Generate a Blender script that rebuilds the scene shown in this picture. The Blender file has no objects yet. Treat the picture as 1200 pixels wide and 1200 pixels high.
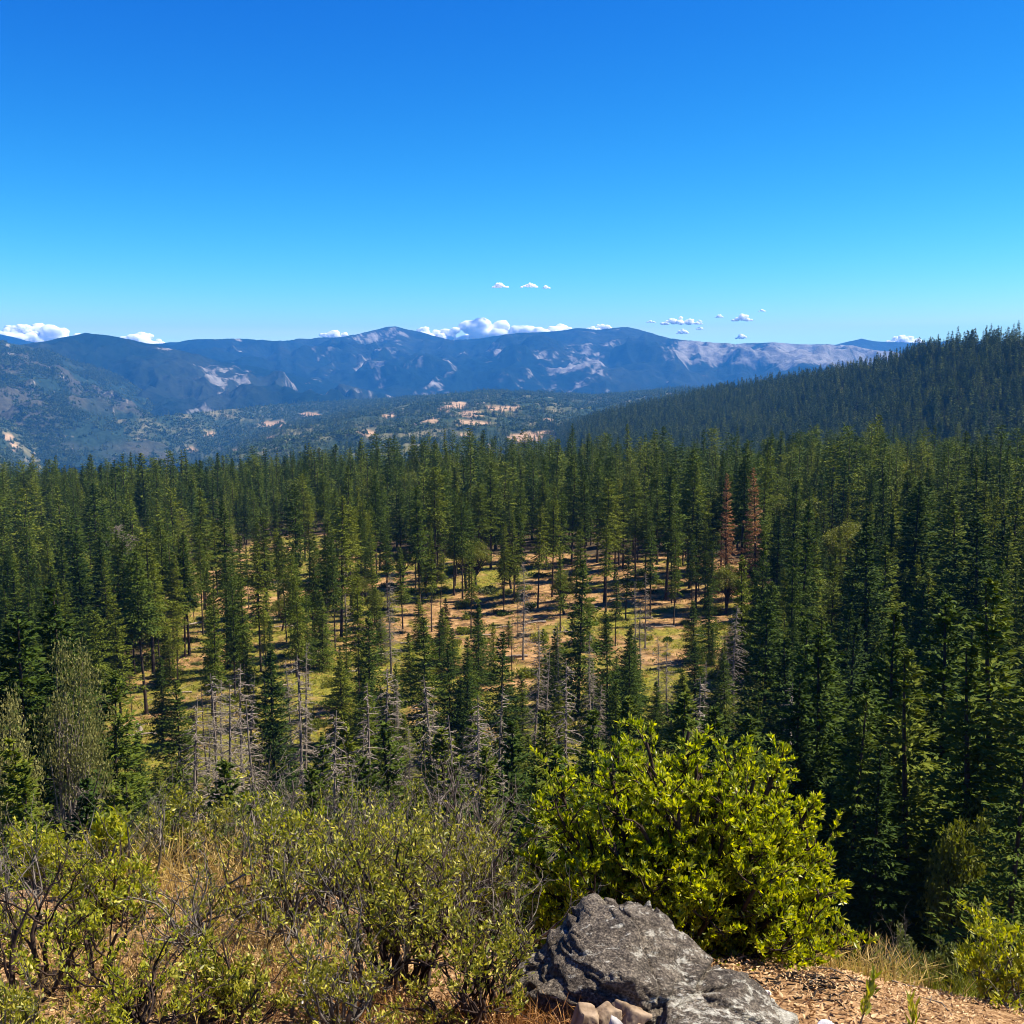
import bpy, math, random
import numpy as np
from mathutils import Vector, Matrix, Euler

# ------------------------------------------------------------------ camera, sky, sun, exposure
PI = math.pi
SC = bpy.context.scene
COL = SC.collection
CAMZ = 1.65
F = 1287.0                      # focal length in pixels of the 1200 px photograph
PITCH = math.radians(7.5)
SUN_AZ, SUN_EL = math.radians(84), math.radians(55)   # compass style: from +Y towards +X

cam_d = bpy.data.cameras.new('camera')
cam_d.angle = 2 * math.atan(600 / F)
cam_d.clip_start, cam_d.clip_end = 0.1, 200000
cam = bpy.data.objects.new('camera', cam_d)
cam.location = (0, 0, CAMZ)
cam.rotation_euler = (PI / 2 - PITCH, 0, 0)
COL.objects.link(cam)
SC.camera = cam

world = bpy.data.worlds.new('World')
SC.world = world
world.use_nodes = True
wn, wl = world.node_tree.nodes, world.node_tree.links
wn.clear()
sky = wn.new('ShaderNodeTexSky')
sky.sky_type = 'NISHITA'
sky.sun_disc = False
sky.sun_elevation = SUN_EL
sky.sun_rotation = SUN_AZ
sky.altitude = 1500
sky.air_density = 1.0
sky.dust_density = 0.0
sky.ozone_density = 4.0
EXPO = 1.15
SKY_STRENGTH = 0.10
bg = wn.new('ShaderNodeBackground')
bg.inputs['Strength'].default_value = SKY_STRENGTH
wo = wn.new('ShaderNodeOutputWorld')
# the clear, very deep blue of this sky: the same colour curve over the whole dome
sp = wn.new('ShaderNodeSeparateColor'); cb = wn.new('ShaderNodeCombineColor')
wl.new(sky.outputs[0], sp.inputs[0])
for ch, (pw_, k_, mx_) in enumerate(((3.3, 11.5, 0.9), (1.8, 3.4, 1.4), (0.9, 1.85, 1.4))):
    m1 = wn.new('ShaderNodeMath'); m1.operation = 'MULTIPLY'; m1.inputs[1].default_value = 0.085
    m2 = wn.new('ShaderNodeMath'); m2.operation = 'POWER'; m2.inputs[1].default_value = pw_
    m3 = wn.new('ShaderNodeMath'); m3.operation = 'MULTIPLY'; m3.inputs[1].default_value = k_ / (2 ** EXPO) / SKY_STRENGTH
    wl.new(sp.outputs[ch], m1.inputs[0]); wl.new(m1.outputs[0], m2.inputs[0]); wl.new(m2.outputs[0], m3.inputs[0])
    m4 = wn.new('ShaderNodeMath'); m4.operation = 'MINIMUM'; m4.inputs[1].default_value = mx_ / (2 ** EXPO) / SKY_STRENGTH
    wl.new(m3.outputs[0], m4.inputs[0]); wl.new(m4.outputs[0], cb.inputs[ch])
wl.new(cb.outputs[0], bg.inputs['Color'])
wl.new(bg.outputs[0], wo.inputs['Surface'])

sun_d = bpy.data.lights.new('sun', 'SUN')
sun_d.energy = 5.0
sun_d.angle = math.radians(0.53)
sun_d.color = (1.0, 0.92, 0.78)
sun = bpy.data.objects.new('sun', sun_d)
SUNV = Vector((math.sin(SUN_AZ) * math.cos(SUN_EL), math.cos(SUN_AZ) * math.cos(SUN_EL), math.sin(SUN_EL)))
sun.rotation_euler = SUNV.to_track_quat('Z', 'Y').to_euler()
COL.objects.link(sun)

SC.view_settings.view_transform = 'Standard'
SC.view_settings.look = 'None'
SC.view_settings.exposure = EXPO
SC.view_settings.gamma = 1.0
SC.render.engine = 'CYCLES'
SC.cycles.use_denoising = True
SC.cycles.filter_width = 1.0
SC.cycles.max_bounces = 6
SC.cycles.diffuse_bounces = 2
SC.cycles.glossy_bounces = 1
SC.cycles.transmission_bounces = 2
SC.cycles.volume_bounces = 1
SC.cycles.transparent_max_bounces = 4
SC.cycles.caustics_reflective = False
SC.cycles.caustics_refractive = False

# ------------------------------------------------------------------ numeric helpers
def hsh(ix, iy, iz, seed):
    h = (ix.astype(np.int64) * 374761393 + iy.astype(np.int64) * 668265263 + iz.astype(np.int64) * 2147483647 + seed * 1274126177) & 0xFFFFFFFF
    h = ((h ^ (h >> 13)) * 1274126177) & 0xFFFFFFFF
    h = ((h ^ (h >> 16)) * 2246822519) & 0xFFFFFFFF
    return ((h ^ (h >> 15)) & 0xFFFFFF) / float(0xFFFFFF)

def vnoise(x, y, z=None, seed=0):
    x = np.asarray(x, float); y = np.asarray(y, float)
    z = np.zeros_like(x) if z is None else np.asarray(z, float)
    fx, fy, fz = np.floor(x), np.floor(y), np.floor(z)
    ux, uy, uz = x - fx, y - fy, z - fz
    ux, uy, uz = [u * u * u * (u * (u * 6 - 15) + 10) for u in (ux, uy, uz)]
    r = 0
    for dz in (0, 1):
        wz = uz if dz else 1 - uz
        if not dz or np.any(uz > 0):
            for dx in (0, 1):
                wx = ux if dx else 1 - ux
                for dy in (0, 1):
                    wy = uy if dy else 1 - uy
                    r = r + hsh(fx + dx, fy + dy, fz + dz, seed) * wx * wy * wz
    return r * 2 - 1

def fbm(x, y, z=None, oct=4, seed=0, gain=0.5, ridged=False):
    a, s, t = 1.0, 0.0, 0.0
    for o in range(oct):
        k = 2.03 ** o
        n = vnoise(np.asarray(x) * k + o * 17.3, np.asarray(y) * k - o * 9.1, None if z is None else np.asarray(z) * k, seed + o)
        if ridged:
            n = 1 - 2 * np.abs(n)
        s = s + a * n; t += a; a *= gain
    return s / t

def sstep(a, b, v):
    t = np.clip((np.asarray(v, float) - a) / (b - a), 0, 1)
    return t * t * (3 - 2 * t)

CP, SP = math.cos(PITCH), math.sin(PITCH)
def pixdir(px, py):
    a = (np.asarray(px, float) - 600) / F; b = -(np.asarray(py, float) - 600) / F
    x = a; y = CP + b * SP; z = -SP + b * CP
    return x, y, z
def pix_azel(px, py):
    x, y, z = pixdir(px, py)
    return np.arctan2(x, y), np.arctan2(z, np.hypot(x, y))
def proj(x, y, z):
    z = z - CAMZ
    d = y * CP - z * SP
    u = y * SP + z * CP
    d = np.where(d < 0.01, 0.01, d)
    return 600 + F * x / d, 600 - F * u / d
def at(px, py, r):                       # point in the pixel's direction at horizontal distance r
    x, y, z = pixdir(px, py)
    h = math.hypot(float(x), float(y))
    return Vector((float(x) / h * r, float(y) / h * r, CAMZ + float(z) / h * r))

def inpoly(px, py, poly):
    px = np.asarray(px); py = np.asarray(py)
    ins = np.zeros(px.shape, bool)
    n = len(poly)
    for i in range(n):
        x1, y1 = poly[i]; x2, y2 = poly[(i + 1) % n]
        c = ((y1 > py) != (y2 > py)) & (px < (x2 - x1) * (py - y1) / (y2 - y1 + 1e-12) + x1)
        ins ^= c
    return ins

# ------------------------------------------------------------------ terrain height
NR = np.array([0, 1.5, 3.0, 4.1, 5.0, 6.0, 9, 20, 45, 62, 90, 120, 200, 260.0])
NZ = np.array([-1.65, -1.66, -1.93, -2.30, -2.78, -3.45, -5.7, -13.4, -29.5, -37.5, -43.0, -45.2, -45.0, -44.0])
EPX = [-400, 0, 150, 300, 420, 520, 600, 700, 780, 900, 1000, 1200, 1600]
ER = [850, 850, 820, 720, 560, 500, 480, 470, 480, 520, 560, 580, 600]
EZ = [-96, -96, -94, -82, -62, -53, -51, -47, -50, -52, -52, -51, -45]
EAZ = np.array([float(pix_azel(p, 600)[0]) for p in EPX])
def zg(x, y):
    x = np.asarray(x, float); y = np.asarray(y, float)
    r = np.hypot(x, y); az = np.arctan2(x, y)
    left = sstep(0.02, 0.32, -az)
    rn = np.where(r < 60, r / (1 + 0.22 * left * (1 - sstep(15, 50, r))), r)
    z = np.interp(rn, NR, NZ)
    back = sstep(1.2, 1.9, np.abs(az))
    z = z * (1 - back) - 1.65 * back
    re = np.interp(az, EAZ, ER); ze = np.interp(az, EAZ, EZ)
    t = np.clip((r - 260) / (re - 260), 0, 1)
    zf = -44 + (ze + 44) * (t * 0.75 + 0.25 * t * t)
    zf = zf - 0.30 * np.clip(r - re, 0, 450) - 0.0 * r
    z = np.where(r > 260, zf * (1 - back) - 1.65 * back, z)
    mid = sstep(70, 110, r) * (1 - sstep(300, 420, r)) * (1 - back)
    z = z + mid * (0.07 * np.clip(x, -120, 120) - 1.0)
    z = z + sstep(30, 90, r) * 1.3 * fbm(x / 38, y / 38, seed=3, oct=3)
    z = z + sstep(0.8, 3, r) * (1 - sstep(40, 60, r)) * (0.05 * fbm(x * 1.1, y * 1.1, seed=5, oct=4) + 0.012 * fbm(x * 7, y * 7, seed=6, oct=2))
    return z + CAMZ
def ground_at(px, py, rmin=2.0, rmax=1200):
    x, y, z = [float(v) for v in pixdir(px, py)]
    h = math.hypot(x, y)
    r = np.exp(np.linspace(math.log(rmin), math.log(rmax), 1500))
    zz = CAMZ + z / h * r
    d = zz - zg(x / h * r, y / h * r)
    k = np.argmax(d < 0)
    if not (d < 0).any():
        k = len(r) - 1
    rr = r[k]
    return Vector((x / h * rr, y / h * rr, float(zg(x / h * rr, y / h * rr))))

# ------------------------------------------------------------------ mesh helpers
class MB:
    def __init__(s):
        s.v, s.f, s.n = [], [], 0
    def add(s, v, f):
        v = np.asarray(v, float).reshape(-1, 3)
        f = np.asarray(f, int)
        s.v.append(v); s.f.append(f + s.n); s.n += len(v)
    def tube(s, pts, rad, sides=5):
        p = np.asarray(pts, float); n = len(p)
        rad = np.broadcast_to(np.asarray(rad, float), (n,))
        t = np.gradient(p, axis=0)
        t /= np.linalg.norm(t, axis=1, keepdims=True) + 1e-9
        ref = np.where(np.abs(t[:, 2:3]) > 0.9, np.array([[1.0, 0, 0]]), np.array([[0, 0, 1.0]]))
        a = np.cross(t, ref); a /= np.linalg.norm(a, axis=1, keepdims=True) + 1e-9
        b = np.cross(t, a)
        ang = np.arange(sides) * 2 * PI / sides
        ring = p[:, None, :] + rad[:, None, None] * (np.cos(ang)[None, :, None] * a[:, None, :] + np.sin(ang)[None, :, None] * b[:, None, :])
        i = np.arange(n - 1)[:, None] * sides; j = np.arange(sides)[None, :]; k = (j + 1) % sides
        q = np.stack([i + j, i + k, i + sides + k, i + sides + j], -1).reshape(-1, 4)
        s.add(ring.reshape(-1, 3), q)
    def cards(s, pos, d, side, L, W, fold=0.15):
        pos = np.asarray(pos, float); L = np.asarray(L)[:, None]; W = np.asarray(W)[:, None]
        d = d / (np.linalg.norm(d, axis=1, keepdims=True) + 1e-9)
        side = side - d * np.sum(side * d, 1, keepdims=True)
        side = side / (np.linalg.norm(side, axis=1, keepdims=True) + 1e-9)
        nrm = np.cross(d, side)
        m = pos + d * L * 0.45 + nrm * W * fold
        v = np.stack([pos, m + side * W / 2, pos + d * L, m - side * W / 2], 1).reshape(-1, 3)
        f = np.arange(len(pos) * 4).reshape(-1, 4)
        s.add(v, f)
    def mesh(s, name, mats=(), smooth=False):
        me = bpy.data.meshes.new(name)
        V = np.concatenate(s.v); nv = len(V)
        me.vertices.add(nv); me.vertices.foreach_set('co', V.ravel().astype(np.float32))
        idx, tot = [], []
        for f in s.f:
            idx.append(f.ravel()); tot.append(np.full(len(f), f.shape[1]))
        idx = np.concatenate(idx); tot = np.concatenate(tot)
        me.loops.add(len(idx)); me.loops.foreach_set('vertex_index', idx.astype(np.int32))
        st = np.concatenate([[0], np.cumsum(tot)[:-1]])
        me.polygons.add(len(tot)); me.polygons.foreach_set('loop_start', st.astype(np.int32))
        me.polygons.foreach_set('loop_total', tot.astype(np.int32))
        if smooth:
            me.polygons.foreach_set('use_smooth', np.ones(len(tot), bool))
        me.update(calc_edges=True)
        for m in (mats if isinstance(mats, (list, tuple)) else [mats]):
            me.materials.append(m)
        return me

def link(name, data, parent=None, loc=None):
    o = bpy.data.objects.new(name, data); COL.objects.link(o)
    if parent is not None:
        o.parent = parent
    if loc is not None:
        o.location = loc
    return o
def tag(o, label=None, cat=None, group=None, kind=None):
    if label: o['label'] = label
    if cat: o['category'] = cat
    if group: o['group'] = group
    if kind: o['kind'] = kind
    return o
def attr_float(me, name, vals):
    a = me.attributes.new(name, 'FLOAT', 'POINT'); a.data.foreach_set('value', np.asarray(vals, np.float32).ravel())
def attr_col(me, name, rgb):
    a = me.attributes.new(name, 'FLOAT_COLOR', 'POINT')
    c = np.ones((len(rgb), 4), np.float32); c[:, :3] = rgb
    a.data.foreach_set('color', c.ravel())

# ------------------------------------------------------------------ materials
def newmat(name):
    m = bpy.data.materials.new(name); m.use_nodes = True
    nt = m.node_tree; nt.nodes.clear()
    out = nt.nodes.new('ShaderNodeOutputMaterial')
    return m, nt.nodes, nt.links, out
def ramp(nodes, stops):
    r = nodes.new('ShaderNodeValToRGB')
    el = r.color_ramp.elements
    while len(el) < len(stops): el.new(0.5)
    for e, (p, c) in zip(el, stops):
        e.position = p; e.color = (*c, 1)
    return r
def foliage(name, c0, c1, c2, transl=0.3, rough=0.6, island=0.5, spec=0.3):
    """green that varies from plant to plant (c0..c2) and from leaf to leaf"""
    m, N, Lk, out = newmat(name)
    oi = N.new('ShaderNodeObjectInfo'); ge = N.new('ShaderNodeNewGeometry')
    mx = N.new('ShaderNodeMath'); mx.operation = 'MULTIPLY_ADD'
    Lk.new(ge.outputs['Random Per Island'], mx.inputs[0]); mx.inputs[1].default_value = island
    sc = N.new('ShaderNodeMath'); sc.operation = 'MULTIPLY'; sc.inputs[1].default_value = 1 - island
    Lk.new(oi.outputs['Random'], sc.inputs[0]); Lk.new(sc.outputs[0], mx.inputs[2])
    rp = ramp(N, [(0.0, c0), (0.5, c1), (1.0, c2)])
    Lk.new(mx.outputs[0], rp.inputs[0])
    b = N.new('ShaderNodeBsdfPrincipled')
    b.inputs['Roughness'].default_value = rough
    b.inputs['Specular IOR Level'].default_value = spec
    Lk.new(rp.outputs[0], b.inputs['Base Color'])
    t = N.new('ShaderNodeBsdfTranslucent'); Lk.new(rp.outputs[0], t.inputs['Color'])
    hv = N.new('ShaderNodeHueSaturation'); hv.inputs['Value'].default_value = 1.6; hv.inputs['Saturation'].default_value = 1.1
    Lk.new(rp.outputs[0], hv.inputs['Color']); Lk.new(hv.outputs[0], t.inputs['Color'])
    ms = N.new('ShaderNodeMixShader'); ms.inputs[0].default_value = transl
    Lk.new(b.outputs[0], ms.inputs[1]); Lk.new(t.outputs[0], ms.inputs[2])
    Lk.new(ms.outputs[0], out.inputs['Surface'])
    return m
def bark(name, c0, c1, scale=6.0, rough=0.9, bump=0.4):
    m, N, Lk, out = newmat(name)
    tc = N.new('ShaderNodeTexCoord')
    mp = N.new('ShaderNodeMapping'); mp.inputs['Scale'].default_value = (scale, scale, scale * 0.25)
    Lk.new(tc.outputs['Object'], mp.inputs[0])
    n = N.new('ShaderNodeTexNoise'); n.inputs['Scale'].default_value = 1; n.inputs['Detail'].default_value = 5
    Lk.new(mp.outputs[0], n.inputs['Vector'])
    rp = ramp(N, [(0.3, c0), (0.7, c1)]); Lk.new(n.outputs[0], rp.inputs[0])
    b = N.new('ShaderNodeBsdfPrincipled'); b.inputs['Roughness'].default_value = rough
    b.inputs['Specular IOR Level'].default_value = 0.15
    bp = N.new('ShaderNodeBump'); bp.inputs['Strength'].default_value = bump; bp.inputs['Distance'].default_value = 0.02
    Lk.new(n.outputs[0], bp.inputs['Height']); Lk.new(bp.outputs[0], b.inputs['Normal'])
    Lk.new(rp.outputs[0], b.inputs['Base Color']); Lk.new(b.outputs[0], out.inputs['Surface'])
    return m

M = {}
M['fir'] = foliage('fir_needles', (0.012, 0.028, 0.004), (0.050, 0.080, 0.008), (0.155, 0.170, 0.014), 0.14, rough=0.8, island=0.32, spec=0.12)
M['pine'] = foliage('pine_needles', (0.022, 0.042, 0.006), (0.066, 0.095, 0.009), (0.17, 0.18, 0.016), 0.16, rough=0.8, island=0.35, spec=0.12)
M['farfir'] = foliage('far_fir_needles', (0.022, 0.040, 0.008), (0.060, 0.082, 0.012), (0.14, 0.15, 0.022), 0.10, rough=0.9, island=0.3, spec=0.05)
M['oak'] = foliage('oak_leaves', (0.07, 0.095, 0.012), (0.13, 0.145, 0.016), (0.20, 0.19, 0.025), 0.3, island=0.5)
M['lichen_oak'] = foliage('lichen_oak_leaves', (0.10, 0.105, 0.025), (0.19, 0.185, 0.05), (0.31, 0.28, 0.09), 0.3, island=0.7)
M['rust'] = foliage('rust_needles', (0.14, 0.062, 0.022), (0.23, 0.105, 0.035), (0.31, 0.155, 0.058), 0.2, island=0.7)
M['twig_grey'] = bark('grey_dead_wood', (0.115, 0.092, 0.068), (0.30, 0.25, 0.19), 9)
M['trunk'] = bark('dark_bark', (0.025, 0.018, 0.014), (0.085, 0.06, 0.045), 5)
M['log'] = bark('bleached_log', (0.17, 0.13, 0.095), (0.40, 0.33, 0.25), 3)
M['shrubwood'] = bark('shrub_wood', (0.02, 0.014, 0.012), (0.07, 0.045, 0.035), 40)
M['greystem'] = bark('grey_stem', (0.04, 0.032, 0.025), (0.22, 0.185, 0.15), 40)
M['whitestick'] = bark('white_stick', (0.5, 0.46, 0.4), (0.8, 0.77, 0.7), 30)
M['manz'] = foliage('manzanita_leaves', (0.10, 0.14, 0.006), (0.27, 0.30, 0.008), (0.56, 0.53, 0.05), 0.45, rough=0.38, island=1.0, spec=0.5)
M['scrub'] = foliage('scrub_leaves', (0.085, 0.10, 0.010), (0.22, 0.215, 0.018), (0.48, 0.42, 0.06), 0.35, rough=0.45, island=0.9, spec=0.4)
M['bright'] = foliage('bright_leaves', (0.14, 0.17, 0.010), (0.28, 0.29, 0.015), (0.48, 0.43, 0.04), 0.4, rough=0.45, island=1.0, spec=0.4)
M['dusky'] = foliage('dusky_green_leaves', (0.045, 0.065, 0.016), (0.09, 0.11, 0.024), (0.17, 0.17, 0.045), 0.3, island=0.9)
M['drygrass'] = foliage('dry_grass', (0.28, 0.18, 0.05), (0.42, 0.29, 0.09), (0.60, 0.45, 0.18), 0.35, island=1.0)
M['redlitter'] = foliage('red_brown_litter', (0.16, 0.07, 0.025), (0.30, 0.14, 0.045), (0.45, 0.26, 0.09), 0.2, island=1.0)
M['grass'] = foliage('clearing_grass', (0.09, 0.115, 0.012), (0.17, 0.18, 0.018), (0.30, 0.26, 0.04), 0.3, island=0.6)
M['litter'] = foliage('fallen_leaf_tan', (0.22, 0.115, 0.045), (0.42, 0.25, 0.11), (0.62, 0.44, 0.24), 0.1, rough=0.7, island=1.0)
M['litterobj'] = foliage('fallen_leaf_tan_single', (0.22, 0.115, 0.045), (0.42, 0.25, 0.11), (0.62, 0.44, 0.24), 0.1, rough=0.7, island=0.0)
M['manzobj'] = foliage('manzanita_leaf_single', (0.10, 0.14, 0.006), (0.27, 0.30, 0.008), (0.56, 0.53, 0.05), 0.45, rough=0.38, island=0.0, spec=0.5)
M['char'] = bark('charred_debris', (0.008, 0.006, 0.005), (0.035, 0.026, 0.02), 30)

def mat_ground():
    m, N, Lk, out = newmat('ground_soil')
    tc = N.new('ShaderNodeTexCoord')
    def noise(sc, det=5, rough=0.6):
        n = N.new('ShaderNodeTexNoise'); n.inputs['Scale'].default_value = sc; n.inputs['Detail'].default_value = det; n.inputs['Roughness'].default_value = rough
        Lk.new(tc.outputs['Object'], n.inputs['Vector']); return n
    def attr(nm):
        a = N.new('ShaderNodeAttribute'); a.attribute_name = nm; return a
    def mix(fac, a, b):
        x = N.new('ShaderNodeMix'); x.data_type = 'RGBA'
        Lk.new(fac, x.inputs[0]); Lk.new(a, x.inputs[6]); Lk.new(b, x.inputs[7]); return x.outputs[2]
    n1, n2, n3 = noise(28, 6, 0.7), noise(0.5, 8, 0.72), noise(1.3, 6, 0.75)
    near = ramp(N, [(0.36, (0.07, 0.035, 0.015)), (0.5, (0.25, 0.14, 0.062)), (0.66, (0.46, 0.31, 0.16))]); Lk.new(n1.outputs[0], near.inputs[0])
    soil = ramp(N, [(0.37, (0.06, 0.036, 0.015)), (0.5, (0.24, 0.135, 0.054)), (0.63, (0.40, 0.245, 0.11))]); Lk.new(n2.outputs[0], soil.inputs[0])
    grass = ramp(N, [(0.35, (0.04, 0.045, 0.008)), (0.5, (0.155, 0.145, 0.017)), (0.65, (0.29, 0.24, 0.04))]); Lk.new(n3.outputs[0], grass.inputs[0])
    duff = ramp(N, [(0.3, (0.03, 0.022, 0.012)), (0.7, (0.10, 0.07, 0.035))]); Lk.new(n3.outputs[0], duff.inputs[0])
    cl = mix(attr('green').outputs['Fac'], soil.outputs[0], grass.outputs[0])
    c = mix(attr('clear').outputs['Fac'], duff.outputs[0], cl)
    c = mix(attr('near').outputs['Fac'], c, near.outputs[0])
    b = N.new('ShaderNodeBsdfPrincipled'); b.inputs['Roughness'].default_value = 0.95; b.inputs['Specular IOR Level'].default_value = 0.1
    Lk.new(c, b.inputs['Base Color'])
    bp = N.new('ShaderNodeBump'); bp.inputs['Strength'].default_value = 0.6; bp.inputs['Distance'].default_value = 0.03
    Lk.new(n1.outputs[0], bp.inputs['Height']); Lk.new(bp.outputs[0], b.inputs['Normal'])
    Lk.new(b.outputs[0], out.inputs['Surface'])
    return m
def mat_mountain(name, scale, var=0.45):
    """albedo from a vertex attribute (bare ground against scrub), broken up by fine noise"""
    m, N, Lk, out = newmat(name)
    tc = N.new('ShaderNodeTexCoord')
    a = N.new('ShaderNodeAttribute'); a.attribute_name = 'albedo'
    n = N.new('ShaderNodeTexNoise'); n.inputs['Scale'].default_value = scale; n.inputs['Detail'].default_value = 6; n.inputs['Roughness'].default_value = 0.7
    Lk.new(tc.outputs['Object'], n.inputs['Vector'])
    mr = N.new('ShaderNodeMapRange'); mr.inputs[1].default_value = 0.3; mr.inputs[2].default_value = 0.7; mr.inputs[3].default_value = 1 - var; mr.inputs[4].default_value = 1 + var
    Lk.new(n.outputs[0], mr.inputs[0])
    x = N.new('ShaderNodeMix'); x.data_type = 'RGBA'; x.blend_type = 'MULTIPLY'; x.inputs[0].default_value = 1
    Lk.new(a.outputs['Color'], x.inputs[6]); Lk.new(mr.outputs[0], x.inputs[7])
    b = N.new('ShaderNodeBsdfPrincipled'); b.inputs['Roughness'].default_value = 1.0; b.inputs['Specular IOR Level'].default_value = 0.0
    Lk.new(x.outputs[2], b.inputs['Base Color'])
    bp = N.new('ShaderNodeBump'); bp.inputs['Strength'].default_value = 0.8; bp.inputs['Distance'].default_value = 0.35 / scale
    Lk.new(n.outputs[0], bp.inputs['Height']); Lk.new(bp.outputs[0], b.inputs['Normal'])
    Lk.new(b.outputs[0], out.inputs['Surface'])
    return m
M['ground'] = mat_ground()

# ------------------------------------------------------------------ the ground sheet
CLEAR = [(105, 965), (112, 850), (150, 800), (180, 740), (232, 655), (335, 628), (368, 624), (420, 648), (520, 652), (640, 648), (740, 652), (830, 652), (888, 658), (882, 715), (845, 750), (850, 800), (815, 960), (600, 1000), (300, 1010)]
rr = np.concatenate([[0.02, 0.3, 0.7], np.geomspace(1.1, 6.5, 130), np.geomspace(6.7, 60, 70), np.geomspace(61, 330, 190), np.geomspace(334, 1250, 80)])
aa = np.concatenate([np.linspace(-PI, -0.75, 30, endpoint=False), np.linspace(-0.75, 0.75, 330), np.linspace(0.75, PI, 31)[1:]])
RR, AA = np.meshgrid(rr, aa, indexing='ij')
GX, GY = RR * np.sin(AA), RR * np.cos(AA)
GZ = zg(GX, GY)
def grid_faces(n, m):
    i = np.arange(n - 1)[:, None] * m; j = np.arange(m - 1)[None, :]
    return np.stack([i + j, i + j + 1, i + m + j + 1, i + m + j], -1).reshape(-1, 4)[:, ::-1]
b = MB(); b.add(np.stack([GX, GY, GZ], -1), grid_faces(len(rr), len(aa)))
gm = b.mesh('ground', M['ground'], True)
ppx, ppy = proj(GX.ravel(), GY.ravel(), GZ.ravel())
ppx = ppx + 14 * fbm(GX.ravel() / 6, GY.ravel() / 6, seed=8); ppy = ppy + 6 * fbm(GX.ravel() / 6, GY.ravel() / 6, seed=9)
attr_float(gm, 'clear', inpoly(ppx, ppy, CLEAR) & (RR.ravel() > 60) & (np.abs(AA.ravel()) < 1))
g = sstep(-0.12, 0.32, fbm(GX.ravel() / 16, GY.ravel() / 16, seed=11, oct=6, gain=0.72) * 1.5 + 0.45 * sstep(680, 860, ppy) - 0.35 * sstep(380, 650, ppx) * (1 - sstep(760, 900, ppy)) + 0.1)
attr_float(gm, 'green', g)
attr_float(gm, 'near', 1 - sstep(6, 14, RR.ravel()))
ground = tag(link('ground', gm), 'ridge top and valley floor under the forest', 'ground', kind='structure')

# ------------------------------------------------------------------ distant hills and ranges
def hill(name, crest, Rc, Rn, zb, amp, nsc, rows, cols, seed, albedo, mat, back=0.25, pw=1.0, label='', stretch=2.5, ends=None):
    """a real range: crest line at distance Rc(px), foot at Rn(px), height from the crest's elevation angle; spurs and gullies from noise"""
    cx = np.array([c[0] for c in crest], float); cy = np.array([c[1] for c in crest], float)
    px = np.linspace(cx[0], cx[-1], cols)
    py = np.interp(px, cx, cy) + 1.0 * fbm(px / 14, px * 0, seed=seed + 50, oct=3)
    az, el = pix_azel(px, py)
    rc = np.array([Rc(p) for p in px]); rn = np.array([Rn(p) for p in px])
    rc = rc * (1 + 0.03 * fbm(px / 60, px * 0 + 3, seed=seed + 1))
    t = np.concatenate([np.linspace(0, 1, rows), 1 + np.linspace(0, 1, 14)[1:]])
    T = t[:, None]
    R = np.where(T <= 1, rn + (rc - rn) * T, rc * (1 + back * (T - 1)))
    X, Y = R * np.sin(az), R * np.cos(az)
    zbv = np.array([zb(p) for p in px])
    warp = 0.6 * fbm(X / nsc / 1.5, Y / nsc / 1.5, seed=seed + 2, oct=2)
    rel = fbm(X / nsc + warp, Y / nsc / stretch + warp, seed=seed + 3, oct=5, ridged=True, gain=0.5)
    rel2 = fbm(X / nsc * 2.7, Y / nsc * 2.7, seed=seed + 9, oct=4)
    env = np.where(T <= 1, np.sin(np.clip(T, 0, 1) * PI) ** 0.7 + 0.06, 0.06)
    ztop = rc * np.tan(el)
    for it in range(3):
        prof = np.where(T <= 1, T ** pw, 1 - 0.9 * (T - 1) ** 1.3)
        Z = zbv + (ztop - zbv) * prof + amp * env * (rel * 0.8 + 0.35 * rel2)
        m = np.max(np.arctan2(Z, R), 0)
        ztop = ztop + rc * (np.tan(el) - np.tan(m))
    Z = Z + CAMZ
    b = MB(); b.add(np.stack([X, Y, Z], -1), grid_faces(len(t), cols))
    me = b.mesh(name, mat, True)
    qx, qy = proj(X.ravel(), Y.ravel(), Z.ravel())
    attr_col(me, 'albedo', albedo(X.ravel(), Y.ravel(), Z.ravel(), qx, qy, rel.ravel(), np.broadcast_to(T, X.shape).ravel()))
    o = link(name, me); tag(o, label, 'hill' if 'hill' in name else 'mountain', kind='structure')
    return X, Y, Z

def lerpc(a, b, t):
    t = np.asarray(t)[:, None]
    return np.array(a)[None, :] * (1 - t) + np.array(b)[None, :] * t
def blob(qx, qy, cx, cy, sx, sy):
    return np.exp(-(((qx - cx) / sx) ** 2 + ((qy - cy) / sy) ** 2))
SCRUB, SCRUB2, BARE, TAN = (0.006, 0.013, 0.010), (0.022, 0.028, 0.020), (0.27, 0.25, 0.225), (0.42, 0.28, 0.16)

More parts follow.
